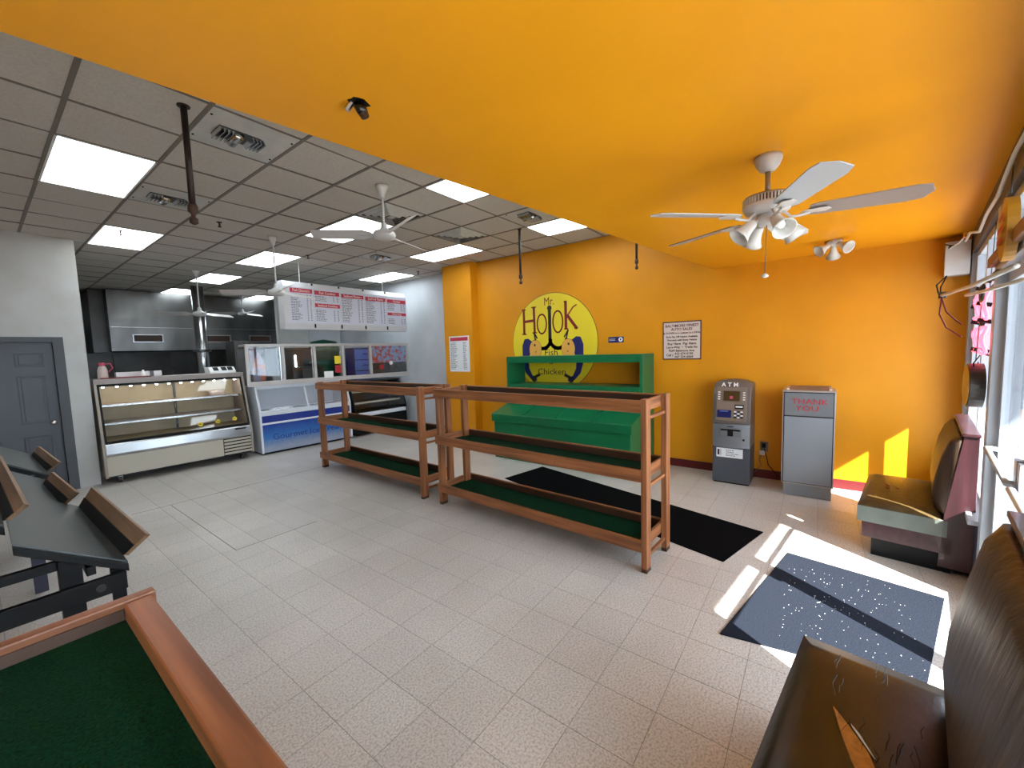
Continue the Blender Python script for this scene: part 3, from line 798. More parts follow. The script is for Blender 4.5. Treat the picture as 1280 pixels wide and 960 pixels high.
def booth(label, u0, u1, seat_m, back_m, side_m, hb=1.03, zs=.44):
    t_ = thing('booth_seat', label, 'booth', to_world(u0, 0), WROT, 'padded booth seats under the storefront windows')
    L = u1-u0
    box('toe_kick', 'black', t_, .04, L-.03, .10, .54, 0, .15)
    box('base_panel', 'red_wood_x', t_, .0, L, .10, .60, .15, .275, .003)
    # leaning end panels and back board
    for x in (0, L-.022):
        MB().prism([(.0, .05), (.17, .05), (.15, .45), (.075, hb), (.0, hb)], x, x+.022, 'x').build('end_panel', 'red_wood_z', t_, .003)
    MB().prism([(.005, .15), (.11, .15), (.105, .45), (.06, hb-.02), (.005, hb-.02)], .022, L-.022, 'x').build('back_board', 'red_wood_x', t_, .002)
    box('cap', 'red_wood_x', t_, -.012, L+.012, -.005, .085, hb, hb+.022, .004)
    s_ = cushion(.0, L, .13, .63, .275, zs-.01, .03).build('seat_cushion', seat_m, t_, smooth=False)
    for p in s_.data.polygons:
        p.use_smooth = p.normal.z > .3
        if p.center.y > .62 or p.center.x < .005: p.material_index = 1
    s_.data.materials.append(M[side_m])
    # back cushion: profile (y,z) swept with soft ends
    mb = MB(); bm = mb.bm; n = 16; rows = []
    pf = [(.12, zs-.03), (.185, zs+.01), (.215, zs+.10), (.205, zs+.25), (.175, zs+.42), (.14, hb-.06), (.105, hb-.015), (.07, hb-.01)]
    for i in range(n+1):
        a = i/n; e_ = min(min(a, 1-a)*L, .05)/.05; k = .65+.35*math.sqrt(max(0, 1-(1-e_)**2))
        x = .005+(L-.01)*a
        rows.append([bm.verts.new((x, .07+(y-.07)*k, zs+.2+(z-zs-.2)*(.96+.04*k))) for y, z in pf])
    for A, B in zip(rows, rows[1:]):
        for q in range(len(pf)-1): bm.faces.new([A[q], A[q+1], B[q+1], B[q]])
    bm.faces.new(rows[0]); bm.faces.new(rows[-1][::-1])
    for A, B in zip(rows, rows[1:]): bm.faces.new([A[0], B[0], B[-1], A[-1]])
    mb.build('back_cushion', back_m, t_, smooth=True)
    return t_
# (booths stand a finger's width off the wall)
b1 = booth('padded booth with olive brown cushion and red wood end, by the yellow wall', 4.17, 5.22, 'vinyl_olive', 'vinyl_back', 'vinyl_side')
for (x, y) in ((.45, .40), (.50, .46), (.42, .46)):
    MB().poly([(x, y, .457), (x+.05, y+.012, .457), (x+.06, y+.03, .457), (x+.01, y+.02, .457)], .004).build('burn_mark', 'maroon', b1)
b2 = booth('padded booth with cracked and torn dark brown vinyl in the lower right foreground', .50, 2.05, 'vinyl', 'vinyl_back', 'vinyl', 1.12, .47)
torn = [(1.11, .475), (1.05, .425), (.98, .375), (.86, .33), (.82, .36), (.92, .41), (1.0, .44)]
MB().poly([(x, y, .484) for x, y in torn], .008).build('torn_foam', 'foam', b2)
MB().poly([(1.07, .425, .488), (1.04, .40, .488), (.97, .36, .49), (.98, .372, .494), (1.05, .42, .494)], .003).build('torn_lining', 'paper', b2)
rc = random.Random(3)
for k in range(22):
    x, y = rc.uniform(.85, 1.40), rc.uniform(.26, .50); p = [(x, y, .4915)]
    for q in range(3): x += rc.uniform(.01, .035); y += rc.uniform(-.008, .008); p.append((x, y, .4915))
    MB().tube(p, .0011, 4).build('vinyl_crack', 'black', b2)

# ------------------------------------------------------------------ things at the storefront
def wthing(name, label, cat, u, v, z, group=None): return thing(name, label, cat, to_world(u, v, z), WROT, group)
# transformer box
t_ = wthing('transformer_box', 'white sign transformer box with wires, high in the corner by the storefront', 'box', 5.95, .07, 2.33)
box('case', 'white_metal', t_, -.10, .08, -.06, .11, 0, .32, .004)
MB().tube([(-.105, .11, .30), (-.115, .08, .285), (-.115, .03, .28)], .006, 6).build('clamp', 'dark_steel', t_)
MB().tube([(-.06, .09, .0), (-.25, .13, -.12), (-.5, .135, -.2), (-.72, .13, -.25)], .006, 6).build('cord', 'black', t_, smooth=True)
MB().tube([(-.09, .09, .0), (-.3, .16, -.10), (-.55, .15, -.19), (-.72, .13, -.25)], .006, 6).build('cord', 'black', t_, smooth=True)
MB().tube([(-.72, .13, -.25), (-.85, .14, -.40), (-1.0, .10, -.52), (-1.15, .02, -.60)], .006, 6).build('cord', 'maroon', t_, smooth=True)
MB().tube([(-.72, .13, -.25), (-.82, .10, -.38), (-.98, .05, -.46), (-1.15, .02, -.50)], .006, 6).build('cord', 'maroon', t_, smooth=True)
# hanging tube bracket
t_ = wthing('tube_bracket', 'thin silver rod bracket sticking out in front of the storefront, wires hooked over its end', 'rod', 5.2, 0, 2.08)
MB().tube([(.05, .20, .02), (-1.2, .09, -.02), (-2.4, .03, -.05)], .013, 8).build('rod', 'white_metal', t_, smooth=True)
MB().tube([(-.9, .10, -.06), (-1.6, .06, -.09), (-2.4, .0, -.11)], .010, 8).build('rod', 'white_metal', t_, smooth=True)
box('end_clamp', 'dark_steel', t_, .03, .11, .17, .22, -.005, .05, .004)
for q, x in enumerate((-1.3, -1.45)): MB().tube([(x, .03, -.02), (x, .0, .04)], .014, 6).build('wall_mount', 'dark_steel', t_)
MB().tube([(-1.35+.06*math.cos(k*PI/6)+.006*k, .05, -.08+.05*math.sin(k*PI/6)) for k in range(30)], .007, 6).build('wire_coil', 'dark_steel', t_, smooth=True)
# neon sign
t_ = wthing('neon_sign', 'glowing pink-red neon window sign with black tube supports, seen edge-on in the far window', 'neon sign', 4.42, .0, 1.60)
for (x, z, rx, rz_) in ((-.27, .34, .10, .10), (-.02, .34, .09, .10), (.22, .34, .09, .10), (-.27, .10, .10, .09), (-.02, .10, .09, .09), (.22, .10, .09, .09)):
    MB().tube([(x+rx*math.cos(2*PI*k/16), .02+.012*math.sin(k), z+rz_*math.sin(2*PI*k/16)) for k in range(15)], .011, 6).build('glow_tube', 'neon', t_, smooth=True)
for (x, z) in ((-.27, .22), (-.02, .45), (.22, .22), (-.15, .02), (.1, .02), (-.15, .34), (.32, .34)):
    MB().tube([(x, -.02, z), (x, .05, z+.02)], .014, 8).build('tube_support', 'black', t_)
f = MB()
for z in (0, .46): f.tube([(-.4, -.01, z), (.35, -.01, z)], .006, 6)
for x in (-.4, .35): f.tube([(x, -.01, 0), (x, -.01, .46)], .006, 6)
f.build('frame', 'black', t_)
MB().tube([(-.1, -.01, .46), (-.1, -.02, .90)], .003, 5).build('hanging_wire', 'dark_steel', t_)
MB().tube([(-.3, .03, 0), (-.36, .06, -.05), (-.30, .05, -.12), (-.22, .03, -.05)], .004, 5).build('loose_cord', 'black', t_, smooth=True)
# round disc sign
t_ = wthing('round_window_sign', 'round drum shaped window sign with amber face and dark rim hanging below the neon sign', 'sign', 4.15, .045, 1.395)
q = MB().lathe([(.15, -.035), (.15, .035)], (0, 0, 0), 32, (-.06, 1, 0)); q.build('drum', 'dark_steel', t_, smooth=False)
MB().lathe([(.135, .036), (.135, .042)], (0, 0, 0), 32, (-.06, 1, 0)).build('face', 'amber', t_)
MB().tube([(0, 0, .165), (.0, -.01, .55)], .003, 5).build('hanging_wire', 'dark_steel', t_)
# second round sign high at the frame edge
t_ = wthing('round_window_sign', 'brown and red round window sign high up by the right edge of the photo', 'sign', 3.1, .03, 2.24)
MB().lathe([(.15, -.02), (.15, .02)], (0, 0, 0), 28, (0, 1, 0)).build('drum', 'amber', t_)
MB().tube([(0, 0, .17), (.0, -.0, .3)], .003, 5).build('hanging_wire', 'dark_steel', t_)
dashes(t_, 'text_red', .03, -.1, .1, -.08, .08, 3, 4, ((0, 1),), n=(0, -1, 0))
# loose white conduit and wood strip on the header
o = MB().tube([(5.6, .06, 2.60), (5.3, .05, 2.62), (4.9, .02, 2.55), (4.4, .02, 2.58), (3.8, .02, 2.56), (3.2, .02, 2.62), (2.6, .02, 2.60), (1.5, .02, 2.62)], .010, 8).build('loose_cable', 'paper', None, smooth=True, loc=WLOC, rz=WROT)
tag(o, 'loose white cable running along the header above the storefront glass', 'cable')
t_ = wthing('junction_clamp', 'small metal clamp and wire nuts on the cable end above the transformer box', 'clamp', 5.55, .06, 2.64)
MB().tube([(0, 0, 0), (.1, .04, -.04), (.25, .09, -.06)], .007, 6).build('wire', 'paper', t_)
box('clamp', 'chrome', t_, -.03, .03, -.02, .02, -.02, .03, .003)
MB().lathe([(.012, 0), (.008, .03)], (.25, .09, -.06), 8).build('wire_nut', 'dark_steel', t_)
o = MB().box(2.6, 4.0, .0, .03, 2.16, 2.22).build('wood_strip', 'lumber', None, .003, loc=WLOC, rz=WROT)
tag(o, 'rough brown wood strip fixed across the storefront above the doors', 'board')

# ------------------------------------------------------------------ ceiling fan with lights
FZ = 2.46
t_ = thing('ceiling_fan', 'five blade ceiling fan with glass lamp shades under the yellow ceiling', 'fan', (2.67, .24, SOF))
MB().lathe([(.0, 0), (.065, 0), (.067, -.018), (.055, -.05), (.036, -.075), (.02, -.08)], (0, 0, 0), 28).build('canopy', 'fan_white', t_, smooth=True)
MB().lathe([(.013, -.08), (.013, -.20)], (0, 0, 0), 12).build('downrod', 'fan_brass', t_, smooth=True)
MB().lathe([(.02, -0.195), (.06, -0.200), (.112, -0.210), (.118, -0.220)], (0, 0, 0), 36).build('motor_cap', 'fan_brass', t_, smooth=True)
MB().lathe([(.108, -0.220), (.112, -0.253)], (0, 0, 0), 36).build('motor_core', 'foot_dark', t_)
sl_ = None
for k in range(48):
    a = 2*PI*k/48
    if sl_ is None:
        sl_ = box('vent_fin', 'fan_white', t_, .110, .119, -.004, .004, -0.255, -0.220); sd_ = sl_.data
    else:
        o = bpy.data.objects.new('vent_fin', sd_); C.objects.link(o); o.parent = t_; o.rotation_euler.z = a
MB().lathe([(.118, -0.253), (.120, -0.263), (.105, -0.290), (.06, -0.303), (.05, -0.303)], (0, 0, 0), 36).build('motor_bowl', 'fan_white', t_, smooth=True)
MB().lathe([(.05, -0.303), (.052, -0.340), (.04, -0.360), (.0, -0.363)], (0, 0, 0), 24).build('switch_housing', 'fan_white', t_, smooth=True)
for k, ang in enumerate((62, 134, 206, 278, 350)):
    a = math.radians(ang)
    arm = MB().tube([(.07, 0, -.295), (.11, 0, -.335), (.16, 0, -.332), (.19, 0, -.325)], .008, 6)
    arm.poly([(.17, -.028, -.322), (.26, -.035, -.322), (.28, 0, -.322), (.26, .035, -.322), (.17, .028, -.322), (.15, 0, -.322)], .004)
    ar = arm.build('blade_arm', 'fan_white', t_, smooth=False); ar.rotation_euler.z = a
    pts = [(.185, -.045), (.22, -.058), (.58, -.072), (.64, -.060), (.665, 0), (.64, .060), (.58, .072), (.22, .058), (.185, .045)]
    bl = MB().poly([(x, y, -.315-y*.20) for x, y in pts], .006).build('blade', 'fan_blade_brown' if ang in (278, 62) else 'fan_blade', t_, .001); bl.rotation_euler.z = a
for k, ang in enumerate((35, 125, 215, 305)):
    a = math.radians(ang); ca, sa = math.cos(a), math.sin(a)
    MB().tube([(0, 0, -.33), (.05*ca, .05*sa, -.335), (.075*ca, .075*sa, -.35)], .012, 8).build('lamp_arm', 'fan_white', t_, smooth=True)
    ax = Vector((ca*.75, sa*.75, -.75)).normalized(); c_ = Vector((.07*ca, .07*sa, -.34))
    sh = MB().lathe([(.022, 0), (.028, .015), (.032, .05), (.040, .085), (.058, .118), (.054, .116), (.036, .085), (.026, .05), (.0, .02)], c_, 20, ax).build('lamp_shade', 'shade', t_, smooth=True)
    MB().lathe([(.0, .02), (.018, .03), (.024, .06), (.018, .085), (.0, .095)], c_, 12, ax).build('bulb', 'white', sh, smooth=True)
MB().tube([(-.01, 0, -.36), (-.012, .004, -.615)], .0018, 5).build('pull_chain', 'dark_steel', t_)
MB().lathe([(.0, -.615), (.016, -.627), (.018, -.637), (.004, -.643)], (-.012, .004, 0), 12).build('chain_pull', 'shade', t_, smooth=True)
# spot fixture on the yellow ceiling
t_ = thing('spot_fixture', 'small white fixture with glass shades at the far end of the yellow ceiling', 'light', (5.30, -.10, SOF))
MB().lathe([(.0, 0), (.075, 0), (.07, -.03), (.04, -.045), (0, -.045)], (0, 0, 0), 20).build('mount', 'fan_white', t_, smooth=True)
for (dx, dy) in ((-.10, .13), (-.12, -.13), (.1, .0)):
    ax = Vector((dx, dy, -.10)).normalized(); c_ = ax*.05+Vector((0, 0, -.01))
    sh = MB().lathe([(.02, 0), (.025, .02), (.03, .06), (.062, .13), (.055, .125), (.0, .03)], c_, 16, ax).build('lamp_shade', 'shade', t_, smooth=True)
    MB().tube([(0, 0, -.03), tuple(c_)], .016, 8).build('arm', 'fan_white', t_)
# black stub in the yellow ceiling
t_ = thing('pipe_stub', 'black pipe stub poking out of a ragged hole in the yellow ceiling', 'pipe', (1.01, 1.48, SOF))
MB().poly([(.034*math.cos(k*PI/6)*(1+.2*(k % 3)), .03*math.sin(k*PI/6)*(1+.15*(k % 2)), -.002) for k in range(12)], .004).build('hole', 'black', t_)
MB().tube([(.0, .01, .0), (.008, .0, -.02), (.014, -.006, -.038)], [.020, .022, .019], 12).build('elbow', 'black_gloss', t_, smooth=True)
MB().lathe([(.018, 0), (.017, .014)], (.014, -.006, -.038), 12, (.3, -.2, -.8)).build('fitting', 'foot_dark', t_)
MB().tube([(-.02, .02, -.002), (-.035, .035, -.03)], .012, 8).build('side_stub', 'steel_bright', t_)

def drop_pipe(label, x, y, zt, zb, r=.017):
    t_ = thing('drop_pipe', label, 'pipe', (x, y, zt), 0, 'dark pipes hanging from the ceiling')
    h_ = zb-zt
    MB().lathe([(r, 0), (r, h_+.13)], (0, 0, 0), 12).build('pipe', 'dark_brown_metal', t_, smooth=True)
    MB().lathe([(r*1.9, 0), (r*1.9, -.006)], (0, 0, 0), 14).build('collar', 'dark_brown_metal', t_)
    MB().lathe([(r*1.1, h_+.14), (r*1.55, h_+.12), (r*1.55, h_+.085), (r*.7, h_+.07), (r*.6, h_+.05), (r*1.3, h_+.04), (r*1.3, h_+.01), (r*.5, h_)], (0, 0, 0), 12).build('end_fitting', 'foot_dark', t_, smooth=True)
drop_pipe('long dark pipe hanging from the tile ceiling at the upper left of the photo', 1.0, 3.45, CEIL, 2.66, .020)
drop_pipe('dark pipe hanging from the tile ceiling in front of the round painted sign', 4.80, 3.41, CEIL, 2.67, .018)
drop_pipe('dark pipe end showing below the yellow ceiling edge, right of the round painted sign', 5.5, 1.985, CEIL, 2.77, .016)

# ------------------------------------------------------------------ white three blade fans
def shop_fan(label, x, y, zh, ang0, R_=.70):
    t_ = thing('shop_fan', label, 'fan', (x, y, CEIL), 0, 'white three blade fans hanging from the tile ceiling')
    d_ = zh-CEIL
    MB().lathe([(.0, 0), (.062, 0), (.055, -.03), (.03, -.08), (.022, -.12), (.01, -.12)], (0, 0, 0), 20).build('ceiling_cup', 'white_metal', t_, smooth=True)
    MB().lathe([(.011, -.1), (.011, d_+.06)], (0, 0, 0), 10).build('downrod', 'white_metal', t_, smooth=True)
    MB().lathe([(.011, d_+.13), (.03, d_+.11), (.032, d_+.07), (.05, d_+.05), (.10, d_+.03), (.115, d_), (.10, d_-.035), (.05, d_-.05), (0, d_-.052)], (0, 0, 0), 24).build('motor', 'white_metal', t_, smooth=True)
    for k in range(3):
        a = math.radians(ang0+120*k)
        pts = [(.12, -.03), (.22, -.062), (R_, -.052), (R_+.01, .0), (R_, .052), (.22, .062), (.12, .03)]
        bl = MB().poly([(x_, y_, d_+.0+y_*.5) for x_, y_ in pts], .004).build('blade', 'fan_white', t_, .001); bl.rotation_euler.z = a
        ar = MB().box(.07, .26, -.014, .014, d_-.008, d_+.0).build('blade_arm', 'white_metal', t_); ar.rotation_euler.z = a
shop_fan('white three blade fan nearest the camera, hanging beside the dark square diffuser', 2.65, 3.58, 2.95, 135)
shop_fan('white three blade fan hanging just left of the menu board', 2.70, 6.20, 2.66, 140)
shop_fan('white three blade fan hanging in front of the steel kitchen column', 2.71, 9.50, 2.62, 145)
shop_fan('farthest white three blade fan, close in front of the steel hood', 4.49, 12.4, 2.95, 150)

# small sprinkler heads
SPR = [(2.45, 4.98, 'white ceiling sprinkler at the edge of the panel light beside the door wall')]
for label, px, py in (('small black sprinkler head at the edge of the panel light near the door wall', 1.30, 7.25), ('small black sprinkler head left of the menu board top', 3.55, 6.9),
                      ('small round ceiling sensor near the middle of the tile ceiling', 2.0, 6.0), ('small black sprinkler head between the menu board and the white wall top', 5.75, 6.7)):
    t_ = thing('sprinkler_head', label, 'sprinkler', (px, py, CEIL), 0)
    MB().lathe([(.03, 0), (.03, -.006), (.01, -.01), (.01, -.05), (.022, -.055), (.022, -.06)], (0, 0, 0), 12).build('body', 'foot_dark', t_, smooth=True)

# ------------------------------------------------------------------ counter line: frame turned slightly from the room
CO = (1.0, 7.93, 0); CR = math.radians(-2.5)
def cthing(name, label, cat, u, v, z=0, group=None):
    c, s = math.cos(CR), math.sin(CR)
    return thing(name, label, cat, (CO[0]+u*c-v*s, CO[1]+u*s+v*c, z), CR, group)
# refrigerated display case
L = 1.86
t_ = cthing('display_case', 'steel and cream refrigerated display case with sloping glass front beside the door wall', 'display case', 0, 0)
sidep = [(.04, .10), (.02, .46), (.30, 1.50), (.85, 1.50), (.85, .10)]
for x in (0, L-.03): MB().prism(sidep, x, x+.03, 'x').build('side_panel', 'beige_trim', t_, .003)
box('cream_front', 'cream_panel', t_, .03, L-.44, .05, .07, .12, .40, .003)
gr = box('grille', 'black', t_, L-.44, L-.03, .055, .075, .12, .40)
for q in range(5): box('grille_slat', 'cream_panel', gr, L-.43, L-.03, .043, .056, .13+q*.055, .165+q*.055, .002)
MB().prism([(.05, .40), (.03, .44), (.035, .57), (.06, .60), (.09, .60), (.09, .40)], .03, L-.03, 'x').build('steel_band', 'steel_bright', t_, .003)
box('maker_plate', 'black', t_, L-.26, L-.10, .026, .036, .535, .555)
# sloping glass: front frame black
sy = lambda z: .045+(z-.60)*(.27/.84)
def slope(x0, x1, z0, z1, th, out=0):
    return MB().poly([(x0, sy(z0)-out, z0), (x1, sy(z0)-out, z0), (x1, sy(z1)-out, z1), (x0, sy(z1)-out, z1)], th, (0, 1, 0))
f = slope(.03, L-.03, .60, .625, .02, .004); 
for a in ((.03, L-.03, 1.40, 1.425), (.03, .055, .625, 1.40), (L-.055, L-.03, .625, 1.40)):
    z0, z1 = a[2], a[3]
    pts = [(a[0], sy(z0)-.004, z0), (a[1], sy(z0)-.004, z0), (a[1], sy(z1)-.004, z1), (a[0], sy(z1)-.004, z1)]
    f.poly(pts, .02, (0, 1, 0))
f.build('glass_frame', 'black', t_)
slope(.055, L-.055, .625, 1.40, .006).build('glass', 'glass', t_)
MB().prism([(.29, 1.425), (.27, 1.50), (.85, 1.50), (.85, 1.47), (.33, 1.47)], .0, L, 'x').build('top', 'trash_frame', t_, .003)
box('back_panel', 'case_inside', t_, .03, L-.03, .80, .84, .12, 1.47)
box('case_floor', 'case_inside', t_, .03, L-.03, .07, .80, .56, .60)
box('back_post', 'dark_steel', t_, L*.52, L*.52+.03, .77, .80, .6, 1.47)
for z, y0 in ((.84, .25), (1.10, .34)):
    s_ = box('shelf', 'plastic_clear', t_, .05, L-.05, y0, .78, z, z+.012)
    box('shelf_edge', 'steel_bright', s_, .05, L-.05, y0-.008, y0, z-.006, z+.020)
lf = box('lamp_rail', 'dark_steel', t_, .05, L-.05, .36, .42, 1.385, 1.42)
for k in range(12): MB().lathe([(.012, 0), (.014, -.01)], (.10+k*.150, .375, 1.383), 10).build('lamp', 'lamp_white', lf)
for x in (.16, L-.16):
    for y in (.14, .75):
        c_ = MB().tube([(x-.016, y, .045), (x+.016, y, .045)], .045, 16).build('caster', 'dark_steel', t_)
        MB().box(x-.02, x+.02, y-.02, y+.02, .07, .115).build('caster_fork', 'steel_bright', c_)
box('chassis', 'black', t_, .02, L-.02, .08, .84, .10, .125)
for x, z in ((1.14, .70), (1.38, .71), (1.62, .72)):
    s_ = MB().lathe([(.034, 0), (.034, .003)], (x, sy(z)-.002, z), 18, (0, -1, .3)).build('yellow_sticker', 'logo_yellow', t_)
    MB().box(x-.018, x+.018, sy(z)-.0075, sy(z)-.004, z-.006, z+.006).build('sticker_print', 'text_black', s_)
t2 = cthing('plastic_tub', 'clear white plastic tub on the top shelf inside the display case', 'tub', 1.52, .56, 1.112)
MB().lathe([(.10, 0), (.125, .09), (.12, .09), (.095, .008), (0, .008)], (0, 0, 0), 24).build('tub', 'plastic_clear', t2, smooth=True)
# on top of the case
t2 = cthing('spray_jug', 'clear plastic jug with pink cap and handle on the left of the display case top', 'jug', .12, .42, 1.508)
MB().lathe([(.055, 0), (.058, .01), (.055, .12), (.04, .17), (.02, .19)], (0, 0, 0), 16).build('bottle', 'plastic_clear', t2, smooth=True)
MB().lathe([(.03, .185), (.036, .19), (.036, .225), (.028, .23)], (0, 0, 0), 14).build('cap', 'pink', t2)
MB().tube([(.03, 0, .21), (.09, 0, .215), (.11, 0, .15), (.06, 0, .09)], .009, 6).build('handle', 'pink', t2, smooth=True)
t2 = cthing('serving_tray', 'flat red tray lying on the left end of the display case top', 'tray', .36, .46, 1.50)
box('tray', 'red', t2, -.28, .28, -.14, .14, 0, .008, .003); box('rim', 'maroon', t2, -.28, .28, -.145, -.135, 0, .02)
t2 = cthing('spray_bottle', 'small white bottle standing in the middle of the display case top', 'bottle', .56, .40, 1.50)
MB().lathe([(.03, 0), (.032, .01), (.03, .07), (.014, .09), (.014, .11), (0, .112)], (0, 0, 0), 14).build('bottle', 'white', t2, smooth=True)
t2 = cthing('paper_box', 'low silver-grey carton lying behind the white bottle on the display case', 'box', .62, .70, 1.50)
box('carton', 'trash_frame', t2, -.34, .20, -.07, .07, 0, .085, .003); box('flap', 'dark_steel', t2, .05, .10, -.075, .075, .0, .088)
t2 = cthing('counter_scale', 'white counter scale with dark displays on the right end of the display case', 'scale', 1.60, .55, 1.50)
MB().prism([(-.16, 0), (-.16, .035), (-.06, .105), (.16, .105), (.16, 0)], -.19, .19, 'x').build('body', 'white', t2, .006)
for x in (-.09, .03, .12): MB().poly([(x-.045, -.155, .044), (x+.03, -.155, .044), (x+.03, -.075, .100), (x-.045, -.075, .100)], .004, (0, -.5, .8)).build('display', 'black', t2)

# ice cream dipping freezer
t_ = cthing('dipping_freezer', 'white and blue ice cream freezer with sloping glass and Gourmet Ice Cream print', 'freezer', 1.98, .02)
L = 1.72
for x in (0, L-.035): MB().prism([(0, .03), (0, .78), (.13, 1.17), (.20, 1.22), (.72, 1.22), (.72, .03)], x, x+.035, 'x').build('side_panel', 'freezer_white', t_, .004)
box('print_panel', 'freezer_print', t_, .035, L-.035, .004, .03, .04, .54)
box('mid_strip', 'freezer_white', t_, .035, L-.035, -.002, .03, .54, .575, .002)
box('blue_band', 'freezer_blue', t_, .035, L-.035, .004, .03, .575, .70)
box('front_rim', 'freezer_white', t_, .035, L-.035, -.002, .12, .70, .785, .004)
box('well_floor', 'freezer_white', t_, .035, L-.035, .12, .70, .74, .76)
box('back', 'freezer_white', t_, .035, L-.035, .68, .72, .04, 1.17)
MB().poly([(.035, .02, .79), (L-.035, .02, .79), (L-.035, .145, 1.17), (.035, .145, 1.17)], .006, (0, 1, 0)).build('glass', 'glass', t_)
for x in (L*.49,): MB().poly([(x, .01, .79), (x+.03, .01, .79), (x+.03, .14, 1.17), (x, .14, 1.17)], .02, (0, 1, 0)).build('glass_bar', 'freezer_white', t_)
box('top', 'freezer_white', t_, 0, L, .13, .72, 1.17, 1.225, .004)
for k in range(5):
    c_ = MB().lathe([(.12, 0), (.12, .006), (.10, .006), (.10, .003), (0, .003)], (.2+k*.32, .36, .76), 20).build('tub_ring', 'steel_bright', t_)
text('lettering', 'Gourmet Ice Cream', .155, 'freezer_blue', t_, (L/2, .002, .30), (1, 0, 0), UP, .003, sx=1.05)
box('kick', 'black', t_, .02, L-.02, .05, .70, 0, .04)
# second, grey curved cold case, right of it
t_ = cthing('cold_case', 'dark grey open cold case with a white front rail, behind the far rack', 'display case', 3.78, .02)
L = 1.30
for x in (0, L-.03): MB().prism([(0, .03), (0, .40), (-.02, .55), (.22, 1.16), (.72, 1.16), (.72, .03)], x, x+.03, 'x').build('side_panel', 'black', t_, .004)
box('body', 'black', t_, .03, L-.03, .03, .70, .03, .42)
box('front_rail', 'freezer_white', t_, .03, L-.03, -.02, .02, .42, .50, .004)
box('inner_deck', 'dark_steel', t_, .03, L-.03, .04, .70, .46, .50)
box('back', 'dark_steel', t_, .03, L-.03, .66, .72, .42, 1.14)
for z, y in ((.68, .20), (.92, .30)):
    s_ = box('shelf', 'dark_steel', t_, .03, L-.03, y, .66, z, z+.015); box('shelf_edge', 'cream_panel', s_, .03, L-.03, y-.01, y, z-.01, z+.03)
MB().poly([(.03, -.01, .56), (L-.03, -.01, .56), (L-.03, .215, 1.14), (.03, .215, 1.14)], .006, (0, 1, 0)).build('glass', 'glass', t_)
for x in (.12, .34): 
    MB().lathe([(.028, 0), (.028, .004)], (x, .145, 1.0), 14, (0, -1, .4)).build('round_sticker', 'paper', t_)
box('top', 'dark_steel', t_, 0, L, .20, .72, 1.14, 1.18, .004)
# folding white rack side at right of it
t_ = cthing('white_cart', 'white metal cart end standing between the cold case and the white wall', 'cart', 5.12, .62)
f = MB().tube([(-.02, 0, 0), (-.02, 0, 1.12), (.14, 0, 1.12), (.14, 0, 0)], .012, 8); f.build('frame', 'dark_steel', t_, smooth=True)
box('panel', 'white', t_, -.005, .125, -.008, .008, .12, 1.05, .003)

# glass-fronted hutch standing on the freezers
t_ = thing('glass_hutch', 'long grey framed glass screen of five panes standing on the freezers', 'glass screen', (2.86, 7.93, 1.235), math.radians(-5))
W5 = [0, .60, 1.17, 1.74, 2.35, 3.30]
zt = .75
box('bottom_rail', 'hutch_frame', t_, 0, 3.30, 0, .045, 0, .085, .003)
box('top_rail', 'hutch_frame', t_, 0, 3.30, 0, .045, zt-.05, zt, .003)
for k, x in enumerate(W5):
    xa = min(max(x-.025, 0), 3.25); box('post', 'hutch_frame', t_, xa, xa+.05, .0, .045, .085, zt-.05, .003)
for k, (a, c) in enumerate(zip(W5, W5[1:])):
    box('pane', 'glass', t_, a+.025, c-.025, .018, .024, .085, zt-.05)
    box('sliding_edge', 'steel_bright', t_, c-.055, c-.040, .010, .016, .085, zt-.05)
for x in (0.0, 3.27): box('side_frame', 'hutch_frame', t_, x, x+.03, .045, .40, zt-.04, zt-.0, .003)
box('yellow_notice', 'logo_yellow', t_, 1.56, 1.68, .010, .017, .34, .50)
box('red_notice', 'red', t_, 1.56, 1.68, .010, .017, .16, .31)
box('white_card', 'white', t_, 1.32, 1.50, -.02, -.015, .07, .20)
box('seafood_poster', 'poster_red', t_, 2.39, 3.24, .026, .032, .32, zt-.06)
box('poster_lower', 'poster_dark', t_, 2.39, 3.24, .026, .032, .09, .32)
MB().lathe([(.055, 0), (.055, .003)], (2.60, .017, .23), 18, (0, -1, 0)).build('round_sticker', 'red', t_)
MB().lathe([(.045, 0), (.045, .003)], (2.84, .017, .31), 18, (0, -1, 0)).build('round_sticker', 'white', t_)
p = MB().poly([(.12, .06, .1), (.30, .06, .1), (.33, .06, .28), (.27, .06, .50), (.22, .06, .62), (.15, .06, .48), (.10, .06, .28)], .004, (0, 1, 0)).build('fish_poster', 'poster_orange', t_)
# behind the glass
t_ = cthing('dark_cabinet', 'dark steel cabinet left of the glass screen, behind the display case', 'cabinet', 1.93, .85)
box('body', 'dark_steel', t_, 0, .27, 0, .5, 0, 2.07, .004); box('door', 'dark_steel', t_, .02, .25, -.014, 0, .1, 1.90, .004)
t_ = cthing('blue_crates', 'stack of blue plastic drawers seen through the fourth pane of the glass screen', 'drawers', 4.58, 1.3)
for q in range(5):
    c_ = box('drawer', 'crate_blue', t_, 0, .55, 0, .4, .55+q*.27, .80+q*.27, .01); box('drawer_handle', 'freezer_blue', c_, .2, .35, -.015, 0, .66+q*.27, .70+q*.27)
box('carcass', 'blue_dark', t_, -.02, .57, .01, .42, 0, 1.92)
t_ = cthing('lidded_barrel', 'dark green lidded bin showing above the glass screen under the menu board', 'barrel', 4.24, 2.15)
MB().lathe([(.28, 0), (.33, .05), (.35, 1.85), (.37, 1.85), (.37, 1.90), (.30, 2.10), (.0, 2.16)], (0, .0, 0), 28).build('barrel', 'dark_green', t_, smooth=True)
